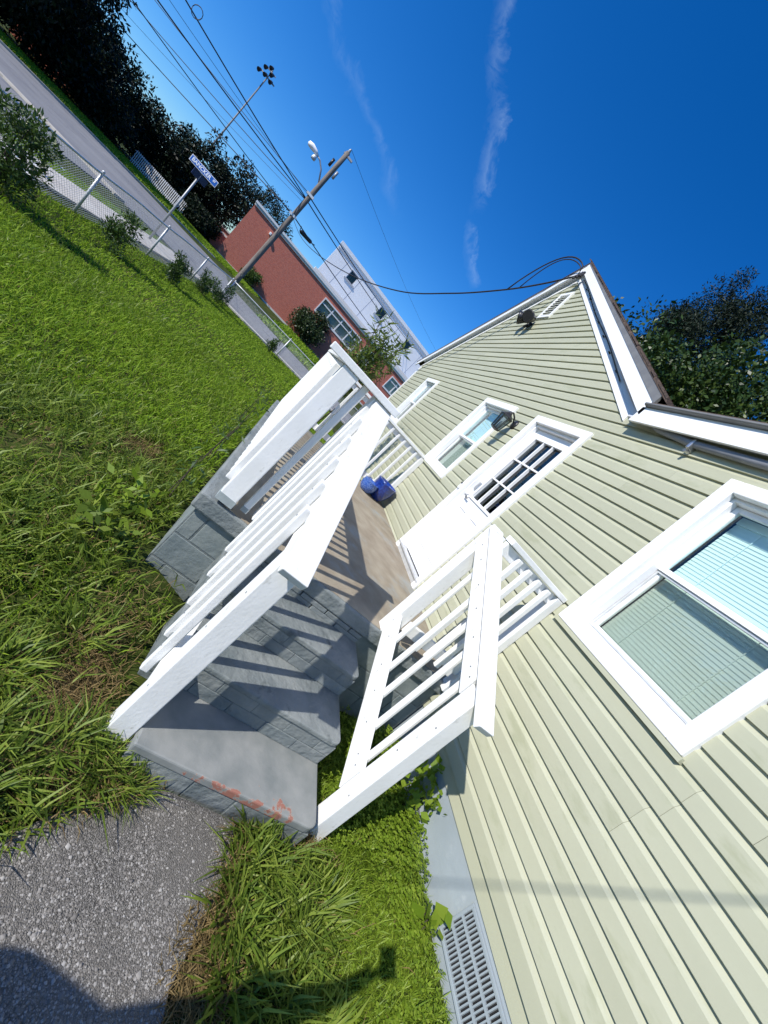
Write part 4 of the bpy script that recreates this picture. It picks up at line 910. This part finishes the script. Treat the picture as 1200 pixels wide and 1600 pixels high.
for i, (x, y, r_, lab, n_) in enumerate(((7.75, 6.85, .60, 'tallest leafy shrub with pale flowers inside the fence', 5200), (10.6, 6.45, .42, 'second leafy shrub inside the side fence', 2600), (13.4, 6.15, .40, 'third leafy shrub inside the side fence', 2600), (16.6, 6.2, .42, 'fourth leafy shrub near the fence corner', 2400), (18.2, 6.05, .48, 'bushy shrub right at the fence corner', 2600), (19.3, 3.6, .36, 'small lone shrub by the back fence', 1700))):
    hedge('shrub', (x, y), (r_ * .72, r_ * .72, r_ * .95), int(n_ * .55), .085, 'shrub_leaf', lab, 80 + i, 'shrub', SG, 8, r_ * .36, .30, shape=.62, droop=-.5)
t = thing('flower_cluster', (7.6, 6.6, .5), 'pale white blooms on the tallest shrub', 'flowers')
b = MB(); rf = random.Random(4)
for k in range(9):
    c = Vector((7.6 + rf.uniform(-.35, .3), 6.55 + rf.uniform(-.25, .2), .3 + rf.uniform(-.2, .6))); 
    for q in range(5): a = q * 1.256; d1 = Vector((math.cos(a), math.sin(a), .4)) * .035; d2 = Vector((math.cos(a + .7), math.sin(a + .7), .5)) * .03; b.add([c, c + d1, c + d1 + d2 * .6, c + d2], [(0, 1, 2, 3)])
b.build('petals', 'white_trim', t)
hedge('bush', (55.0, 4.6), (2.4, 2.6, 1.9), 9000, .26, 'bush_leaf', 'big round dark bush growing against the brick building', 95, 'bush', None, 6, 1.0, .5)
hedge('bush', (53.0, 12.2), (1.0, 1.2, .9), 2600, .22, 'shrub_leaf', 'small green bush at the left end of the brick wall', 96, 'bush', None, 5, .5, .45)
# tall thin branching shrub past the far end of the porch
def whip():
    B = Vector((7.25, 1.5, float(gz(7.25, 1.5)))); t = thing('tall_shrub', B, 'tall wispy shrub with narrow leaves past the far porch railing', 'shrub'); rng = np.random.default_rng(41)
    b = MB(); C = []
    for k in range(9):
        top = B + Vector((rng.uniform(-.5, .6), rng.uniform(-.45, .45), rng.uniform(1.7, 2.7))); mid = B.lerp(top, .55) + Vector((rng.uniform(-.12, .12), rng.uniform(-.12, .12), 0)); b.tube([B, mid, top], [.016, .010, .004], 6)
        for q in np.linspace(.35, 1, 12): C.append(tuple((mid.lerp(top, (q - .35) / .65) if q > .35 else mid)))
    b.build('stems', 'bark', t, smooth=True)
    V, Q = leaves(C, .13, 2100, .15, rng, .17, .2, -.3); fast_mesh('foliage', V, Q, np.zeros((0, 3), int), 'willow_leaf', t)
whip()
WG_ = 'weeds against the porch side'
for i, (x, y, lab) in enumerate(((2.9, 2.25, 'wispy weed leaning on the porch balusters'), (3.7, 2.24, 'second wispy weed at the porch side'), (4.7, 2.25, 'third wispy weed at the porch side'), (5.6, 2.3, 'dark weed by the far porch post'))):
    hedge('weed', (x, y), (.08, .03, .40), 46, .06, 'shrub_leaf', lab, 120 + i, 'weed', WG_, 3, .10, .25)
hedge('weed', (2.05, 2.36), (.13, .13, .05), 70, .075, 'blade_dark', 'broad leaved green weed at the porch corner', 131, 'weed', None, 5, .12, .5)
hedge('weed', (2.5, 2.38), (.13, .15, .05), 70, .07, 'clover', 'yellow green broad leaved weed along the porch foot', 132, 'weed', None, 5, .12, .5)

# ================================================================ GRASS
Rm = np.array(RC)
def visible(P, mrg=.35):
    c = (P - np.array(CAMP)) @ Rm.T; z = c[:, 2]; ok = z > .15; u = 600 + FPX * c[:, 0] / np.maximum(z, .15); v = 800 + FPX * c[:, 1] / np.maximum(z, .15)
    return ok & (u > -1200 * mrg) & (u < 1200 * (1 + mrg)) & (v > -1600 * mrg) & (v < 1600 * (1 + mrg))
pxa, loa, hia = np.array(px[::-1]), np.array(lo[::-1]), np.array(hi[::-1])
def free(x, y, edge=0.0):
    # not on porch, steps, house, path, street
    k = np.ones(len(x), bool); k &= ~((x > PX0 - .02) & (x < PX1 + .02) & (y < PY1 + .01)); k &= ~((x > 1.17) & (x < 2.2) & (y > SY0 - .01) & (y < np.where(x < 1.49, 1.73, SY1 + .01))); k &= y > .0
    a = np.interp(x, pxa, loa); c = np.interp(x, pxa, hia); k &= ~((x < 1.17) & (y > a + edge) & (y < c - edge)); return k
def blades(x, y, L_, W_, lean, rng, zoff=0.0, head=None):
    n = len(x); z = gz(x, y) - .02 + zoff; az = rng.random(n) * 2 * np.pi if head is None else head; th = az + rng.normal(0, .5, n) + np.pi / 2
    d = np.stack([np.cos(az), np.sin(az), np.zeros(n)], 1); s_ = np.stack([np.cos(th), np.sin(th), rng.normal(0, .25, n)], 1)
    B = np.stack([x, y, z], 1); l1 = lean * (.5 + rng.random(n)); upv = np.array([0, 0, 1.])
    m1 = B + d * (L_ * .45 * np.sin(l1 * .6))[:, None] + upv * (L_ * .55 * np.cos(l1 * .6))[:, None]
    tp = m1 + d * (L_ * .55 * np.sin(l1 * 1.35))[:, None] + upv * (L_ * .5 * np.cos(l1 * 1.35))[:, None]
    tp[:, 2] = np.maximum(tp[:, 2], z + .012)
    w = (W_ * .5)[:, None]
    V = np.stack([B - s_ * w * .7, B + s_ * w * .7, m1 + s_ * w, m1 - s_ * w, tp], 1).reshape(-1, 3); k = np.arange(n)[:, None] * 5
    return V, k + np.array([[0, 1, 2, 3]]), k + np.array([[3, 2, 4]])
def patch(name, N, box, dist, L_, W_, lean, mat, label, seed, edge=0.0, mask=None, zoff=0.0):
    rng = np.random.default_rng(seed); x = rng.uniform(box[0], box[1], N); y = rng.uniform(box[2], box[3], N)
    D = np.hypot(x - CAMP.x, y - CAMP.y); k = (D >= dist[0]) & (D < dist[1]) & free(x, y, edge)
    P = np.stack([x, y, gz(x, y)], 1); k &= visible(P) & (y < np.where(x < 20.3, 8.0 - (x - 5) * .1, 6.4) + .05) & ~((x > 20.45) & (x < 28))
    if mask is not None: k &= rng.random(N) < mask(x, y)
    x, y = x[k], y[k]; n = len(x); sc = np.exp(rng.normal(0, .3, n))
    V, Q, T = blades(x, y, L_ * sc, W_ * (.7 + .6 * rng.random(n)), lean, rng, zoff)
    return fast_mesh(name, V, Q, T, mat, None, 'stuff', label, 'grass')
def nse(x, y, s_, ph=0.0): return np.sin(x * s_ + ph + 1.7 * np.sin(y * s_ * .7 + ph)) * np.cos(y * s_ * 1.13 - ph + 1.3 * np.sin(x * s_ * .6))
bald = lambda x, y: np.exp(-((x - 3.3) ** 2 + (y - 2.62) ** 2) / .03) + np.exp(-((x - 6.6) ** 2 + (y - 2.42) ** 2) / .05) + np.exp(-((x - 1.45) ** 2 + (y - 2.02) ** 2) / .05) * .8 + np.exp(-((x - 1.0) ** 2 + (y - 1.98) ** 2) / .012) * .5
thin = lambda x, y: np.clip(.72 + .55 * nse(x, y, 3.1) + .25 * nse(x, y, 8.3, 2.) - 1.2 * bald(x, y), .04, 1)
LAWN = 'green lawn grass growing over the yard'
patch('grass', 95000, (.2, 4.6, 1.66, 6.2), (0, 3.6), .105, .0075, 1.0, 'blade_dark', 'long coarse lawn grass beside the porch and steps', 1, .02, thin)
patch('grass', 48000, (.2, 4.6, 1.66, 6.2), (0, 3.6), .075, .005, 1.2, 'blade', 'fine yellow green lawn grass mixed in beside the porch', 2, .02, thin)
patch('grass', 150000, (1.5, 9, 1.9, 8.2), (3.3, 8.5), .085, .0085, 1.0, 'blade', 'sunlit lawn grass in the middle of the yard', 3, .02, lambda x, y: np.clip(.85 + .3 * nse(x, y, 2.2, 1.) - bald(x, y), .04, 1))
patch('grass', 45000, (1.5, 9, 1.9, 8.2), (3.3, 8.5), .10, .009, .9, 'blade_dark', 'darker lawn grass in the middle of the yard', 4, .02, lambda x, y: np.clip(.35 + .6 * nse(x, y, 1.3, 2.), .02, 1))
patch('grass', 150000, (5, 20.4, -9, 8.2), (8.2, 26), .075, .016, .9, 'blade', 'sunlit lawn grass towards the back fence', 5, 0, lambda x, y: np.clip(.9 + .2 * nse(x, y, 1.1), .1, 1))
patch('grass', 60000, (27, 60, -12, 32), (24, 80), .22, .09, .6, 'blade', 'grass verge in front of the brick building', 6, 0, lambda x, y: ((x > 30.5) & ((y < 8.3) | (x > 43)) | (x > 43.2)).astype(float))
patch('grass', 16000, (5, 20, 8.6, 12.6), (6, 26), .09, .02, .8, 'blade', 'strip of verge grass outside the fence', 7) if False else None
patch('dry_grass', 26000, (1.5, 13, 1.9, 8.2), (2.2, 13), .07, .006, 1.25, 'blade_dry', 'dead thatch scattered through the lawn', 8, .02, lambda x, y: np.clip(.25 + .6 * nse(x, y, 2.7, 3.) * nse(x, y, .9, 1.), .03, 1))
def verge():
    rng = np.random.default_rng(77); n = 26000; x = rng.uniform(3, 19.2, n); lo_ = np.where(x < 13, 10.95 - (x + 10) * .080, 9.1 - (x - 13) * .07); y = lo_ + rng.random(n) * (1.5 - .05 * x).clip(.3)
    V, Q, T = blades(x, y, np.full(n, .09), np.full(n, .018), .8, rng); fast_mesh('grass', V, Q, T, 'blade', None, 'stuff', 'strip of verge grass outside the chain link fence', 'grass')
    n = 30000; t_ = rng.random(n); xa = np.array([24.5, 34, 38.6, 43.2, 46]); ya = np.array([60, 26.5, 19.9, 13.7, 10]); s_ = t_ * 4; i = np.minimum(s_.astype(int), 3); f = s_ - i
    x = xa[i] * (1 - f) + xa[i + 1] * f + rng.random(n) * 9; y = ya[i] * (1 - f) + ya[i + 1] * f + rng.random(n) * 7
    V, Q, T = blades(x, y, np.full(n, .22), np.full(n, .10), .6, rng); fast_mesh('grass', V, Q, T, 'blade', None, 'stuff', 'long grass verge below the dark trees', 'grass')
verge()
# dry thatch by the walk and posts
def dry():
    rng = np.random.default_rng(91); cs = [((1.03, 1.12), (.10, .05), 260), ((.80, 1.16), (.10, .07), 750), ((.68, 1.18), (.10, .07), 650), ((1.20, 1.97), (.13, .08), 1300), ((1.42, 2.02), (.22, .08), 1500), ((1.08, 1.74), (.06, .10), 700), ((3.3, 2.62), (.14, .12), 500), ((1.25, .74), (.05, .05), 250), ((.95, .80), (.2, .2), 300), ((2.6, 3.0), (.9, .5), 900), ((1.9, 2.6), (.5, .4), 900), ((4.5, 3.4), (1.5, .9), 900), ((1.12, 1.35), (.03, .14), 400)]
    X = np.concatenate([rng.normal(c[0], s_[0], n) for c, s_, n in cs]); Y = np.concatenate([rng.normal(c[1], s_[1], n) for c, s_, n in cs]); k = free(X, Y, .06); X, Y = X[k], Y[k]; n = len(X)
    V, Q, T = blades(X, Y, .05 + .06 * rng.random(n), np.full(n, .0035), 1.35, rng, .012); fast_mesh('dry_grass', V, Q, T, 'blade_dry', None, 'stuff', 'dry straw coloured grass thatch edging the walk and posts', 'grass')
dry()
# coarse crabgrass tussocks
def tussock(centers, mat, label, seed, L0, W0):
    rng = np.random.default_rng(seed); X = []; Y = []; H = []; LL = []
    for cx, cy, s_, n in centers:
        a = rng.random(n) * 2 * np.pi; r = s_ * rng.random(n) ** .7; X.append(cx + r * np.cos(a)); Y.append(cy + r * np.sin(a)); H.append(a + rng.normal(0, .6, n)); LL.append(L0 * (.5 + .8 * rng.random(n)))
    X, Y, H, LL = map(np.concatenate, (X, Y, H, LL)); k = free(X, Y, .08); X, Y, H, LL = X[k], Y[k], H[k], LL[k]; n = len(X)
    V, Q, T = blades(X, Y, LL, W0 * (.7 + .6 * rng.random(n)), .95, rng, 0, H); fast_mesh('tussock', V, Q, T, mat, None, 'stuff', label, 'grass')
tussock([(1.06, .98, .10, 190), (.93, .88, .10, 170), (1.15, .84, .07, 110), (.82, .78, .10, 150), (.98, .68, .12, 170), (.80, 1.0, .08, 90), (.70, .86, .10, 120), (1.14, 1.08, .05, 60), (.70, 1.06, .10, 160), (.86, 1.10, .09, 140), (1.0, 1.10, .07, 90), (.62, .66, .12, 150)], 'blade_dark', 'coarse crabgrass tussocks between the walk and the house', 201, .17, .0085)
tussock([(1.12, 1.95, .07, 130), (1.0, 2.02, .09, 200), (.90, 2.08, .08, 180), (1.10, 2.15, .1, 200), (1.3, 2.25, .12, 200), (1.22, 1.88, .05, 70), (1.55, 2.1, .12, 180)], 'blade_dark', 'coarse tussocks of grass around the left stair post', 202, .15, .008)
tussock([(1.12, 1.62, .06, 110), (1.15, 1.75, .06, 160), (1.10, 1.70, .06, 120), (1.2, 1.80, .05, 90)], 'blade_dark', 'grass tuft lapping the bottom step', 203, .13, .005)
# fine weedy grass and clover by the foundation
patch('grass', 30000, (.2, 2.1, .02, .85), (0, 4), .055, .004, 1.1, 'clover', 'fine yellow green grass against the foundation', 9, 0, lambda x, y: np.clip(1.1 - ((y - .3) / .5) ** 2 - .9 * np.exp(-((x - .9) ** 2 + (y - .9) ** 2) / .06), .05, 1))
def pebbles():
    rng = np.random.default_rng(55); n = 30000; x = rng.uniform(.25, 1.16, n); y = rng.uniform(1.05, 2.1, n); k = ~free(x, y, .004) & (x < 1.165) & (rng.random(n) < np.clip(.55 + .5 * nse(x, y, 9.) + .25 * nse(x, y, 23., 1.), .12, 1)); x, y = x[k], y[k]; n = len(x)
    r = .0032 * np.exp(rng.normal(0, .38, n)); a = rng.random(n) * np.pi; e = .55 + .45 * rng.random(n); h = r * (.35 + .4 * rng.random(n))
    d = np.stack([np.cos(a), np.sin(a), rng.normal(0, .15, n)], 1); w = np.stack([-np.sin(a), np.cos(a), rng.normal(0, .15, n)], 1); C = np.stack([x, y, np.full(n, .0118)], 1)
    R_ = r[:, None]; E_ = (r * e)[:, None]; up_ = np.array([0, 0, 1.])
    V = np.stack([C + d * R_, C + w * E_, C - d * R_, C - w * E_, C + up_ * h[:, None] + d * R_ * .3, C + up_ * h[:, None] - d * R_ * .25 + w * E_ * .2], 1).reshape(-1, 3); b = np.arange(n)[:, None] * 6
    T = np.concatenate([b + np.array([[0, 1, 4]]), b + np.array([[1, 5, 4]]), b + np.array([[1, 2, 5]]), b + np.array([[2, 3, 5]]), b + np.array([[3, 4, 5]]), b + np.array([[3, 0, 4]])])
    fast_mesh('gravel', V, np.zeros((0, 4), int), T, 'pebble', None, 'stuff', 'small pale pebbles set in the worn walk', 'gravel')
pebbles()
def clover():
    rng = np.random.default_rng(301); n = 2600; x = rng.uniform(.45, 2.1, n); y = .02 + np.abs(rng.normal(0, .26, n)); k = free(x, y) & (y < .85) & (rng.random(n) < np.clip(.35 + .9 * nse(x, y, 6) + .9 * (x > 1.25), 0.03, 1)); x, y = x[k], y[k]; n = len(x)
    z = gz(x, y) + .01 + .05 * rng.random(n) + .05 * (x > 1.2) * rng.random(n); Vs = []; Qs = []
    for q in range(3):
        a = rng.random(n) * .5 + q * 2.094; L_ = .009 + .009 * rng.random(n); c = np.stack([x, y, z], 1); d = np.stack([np.cos(a), np.sin(a), rng.uniform(-.2, .5, n)], 1); s_ = np.stack([-np.sin(a), np.cos(a), rng.uniform(-.2, .2, n)], 1)
        Vs.append(np.stack([c, c + d * L_[:, None] * .7 + s_ * L_[:, None] * .55, c + d * L_[:, None] * 1.15, c + d * L_[:, None] * .7 - s_ * L_[:, None] * .55], 1).reshape(-1, 3)); Qs.append(np.arange(n * 4).reshape(n, 4) + q * n * 4)
    fast_mesh('clover', np.concatenate(Vs), np.concatenate(Qs), np.zeros((0, 3), int), 'clover', None, 'stuff', 'bright green clover and creeping weeds between the steps and wall', 'ground cover')
clover()
hedge('creeper', (1.58, .05, .12), (.20, .03, .16), 150, .05, 'clover', 'small creeper climbing the grey foundation by the steps', 141, 'creeper', None, 4, .08, .8)
hedge('weed', (1.02, .10, .08), (.05, .03, .10), 14, .075, 'clover', 'young ivy leaves in front of the foundation vent', 142, 'weed', None, 3, .05, .8)
t = thing('paving_stone', (6.5, 2.42, 0), 'flat grey stone half buried in the lawn near the porch', 'stone')
b = MB(); b.prism([(6.2, 2.32), (6.5, 2.28), (6.72, 2.38), (6.6, 2.52), (6.25, 2.5)], 'z', -.1, .03); b.build('stone', 'concrete', t, bev=.015)

# ================================================================ SHADOW CASTERS BEHIND THE CAMERA
utility_pole((-2.2, 21.1, -.25), 9.0, 'utility_pole', 'wooden utility pole across the side street behind the camera', False)
rope('service_cable', cat((-.55, -.9, 4.15), (-2.2, 21.0, 6.0), .86, 40), .006, 'thin service cable crossing above the front walk')
t = thing('service_mast', (-.55, -.9, 3.8), 'short grey service mast on the main roof', 'mast'); b = MB(); b.tube([(-.55, -.9, 3.7), (-.55, -.9, 4.2)], .03, 10); b.build('pipe', 'conduit', t, smooth=True)
def person():
    t = thing('person', (-.33, 2.98, 0), 'person in dark shirt holding a phone out to one side', 'person')
    # skeleton: joints and radii
    J = {'pel': ((-.16, 2.98, .95), .15), 'bel': ((-.22, 2.98, 1.10), .15), 'che': ((-.27, 2.96, 1.35), .16), 'nek': ((-.26, 2.94, 1.53), .065), 'hd0': ((-.29, 2.93, 1.60), .085), 'hd1': ((-.29, 2.92, 1.69), .10), 'hd2': ((-.30, 2.92, 1.76), .07),
         'hl': ((-.16, 3.08, .88), .10), 'kl': ((-.14, 3.10, .48), .07), 'al': ((-.18, 3.10, .09), .045), 'tl': ((-.04, 3.11, .035), .038), 'hr': ((-.16, 2.88, .88), .10), 'kr': ((-.14, 2.86, .48), .07), 'ar': ((-.18, 2.86, .09), .045), 'tr': ((-.04, 2.85, .035), .038),
         'sl': ((-.30, 3.13, 1.44), .075), 'elb': ((-.03, 3.20, 1.20), .05), 'wl': ((-.13, 3.06, 1.08), .035), 'hal': ((-.15, 2.99, 1.06), .035),
         'sr': ((-.20, 2.78, 1.46), .075), 'er': ((-.13, 2.53, 1.47), .05), 'wr': ((-.085, 2.32, 1.535), .033), 'har': ((-.065, 2.265, 1.565), .035)}
    E = [('pel', 'bel'), ('bel', 'che'), ('che', 'nek'), ('nek', 'hd0'), ('hd0', 'hd1'), ('hd1', 'hd2'), ('pel', 'hl'), ('hl', 'kl'), ('kl', 'al'), ('al', 'tl'), ('pel', 'hr'), ('hr', 'kr'), ('kr', 'ar'), ('ar', 'tr'), ('che', 'sl'), ('sl', 'elb'), ('elb', 'wl'), ('wl', 'hal'), ('che', 'sr'), ('sr', 'er'), ('er', 'wr'), ('wr', 'har')]
    # fingers rooted in the palms
    def fing(root, base, pts, r=.009):
        prev = root
        for i, p in enumerate(pts): J[f'{base}{i}'] = (p, r - .001 * i); E.append((prev, f'{base}{i}')); prev = f'{base}{i}'
    for k in range(4): fing('har', f'f{k}', [(-.060, 2.245 - .004 * k, 1.600 + .018 * k - .03), (-.045, 2.225 - .004 * k, 1.612 + .018 * k - .03), (-.030, 2.222, 1.616 + .018 * k - .03)])
    fing('har', 'ft', [(-.045, 2.275, 1.595), (-.030, 2.255, 1.61)], .010)
    for k in range(4): fing('hal', f'g{k}', [(-.15, 2.955, 1.03 + .018 * k - .01), (-.16, 2.92 - .004 * k, 1.03 + .018 * k - .01), (-.175, 2.89 - .004 * k, 1.03 + .018 * k - .01)])
    fing('hal', 'gt', [(-.14, 2.96, 1.10), (-.15, 2.93, 1.12)], .010)
    names = list(J); ix = {k: i for i, k in enumerate(names)}
    me = bpy.data.meshes.new('body'); o0 = Vector((-.33, 2.98, 0)); me.from_pydata([Vector(J[k][0]) - o0 for k in names], [(ix[a], ix[c]) for a, c in E], [])
    o = bpy.data.objects.new('body', me); link(o, o0, t); md = o.modifiers.new('skin', 'SKIN'); sv = me.skin_vertices[0].data
    for k in names: sv[ix[k]].radius = (J[k][1], J[k][1])
    sv[ix['pel']].use_root = True; q = o.modifiers.new('sub', 'SUBSURF'); q.levels = 1; q.render_levels = 1
    dg = bpy.context.evaluated_depsgraph_get(); dg.update(); m2 = bpy.data.meshes.new_from_object(o.evaluated_get(dg)); o.modifiers.clear(); o.data = m2
    for mt in ('skin', 'shirt', 'trousers'): m2.materials.append(MATS[mt])
    for p in m2.polygons:
        c = p.center + o0; p.use_smooth = True
        hand = (c - Vector((-.065, 2.265, 1.565))).length < .26 or (c - Vector((-.15, 2.97, 1.06))).length < .12
        p.material_index = len(m2.materials) - (1 if c.z < .98 else 3 if (c.z > 1.515 and abs(c.y - 2.93) < .16) or hand else 2)
    b = MB(); hc = Vector((-.305, 2.92, 1.695)); prof_ = [(.0, .112), (.05, .105), (.09, .07), (.108, .02), (.108, -.03), (.10, -.06)]; b.lathe(prof_, hc, 20); b.build('hair', 'hair', t, smooth=True)
    b = MB(); b.tube([(-.185, 2.92, 1.685), (-.172, 2.92, 1.665)], [.008, .014], 8); b.build('nose', 'skin', t, smooth=True)
person()
t = thing('phone', (-.02, 2.2, 1.6), 'slim black phone held out in one hand', 'phone')
def phone():
    f = -bk; b = MB(); c = CAMP - f * .012; vs = []
    for s_ in (-.008, 0):
        for a, e in ((-.015, -.055), (.058, -.055), (.058, .09), (-.015, .09)): vs.append(c + f * s_ + rt * a - up * e)
    b.add(vs, [(0, 1, 2, 3), (7, 6, 5, 4), (0, 4, 5, 1), (1, 5, 6, 2), (2, 6, 7, 3), (3, 7, 4, 0)]); b.build('case', 'black_metal', t, bev=.003)
phone()
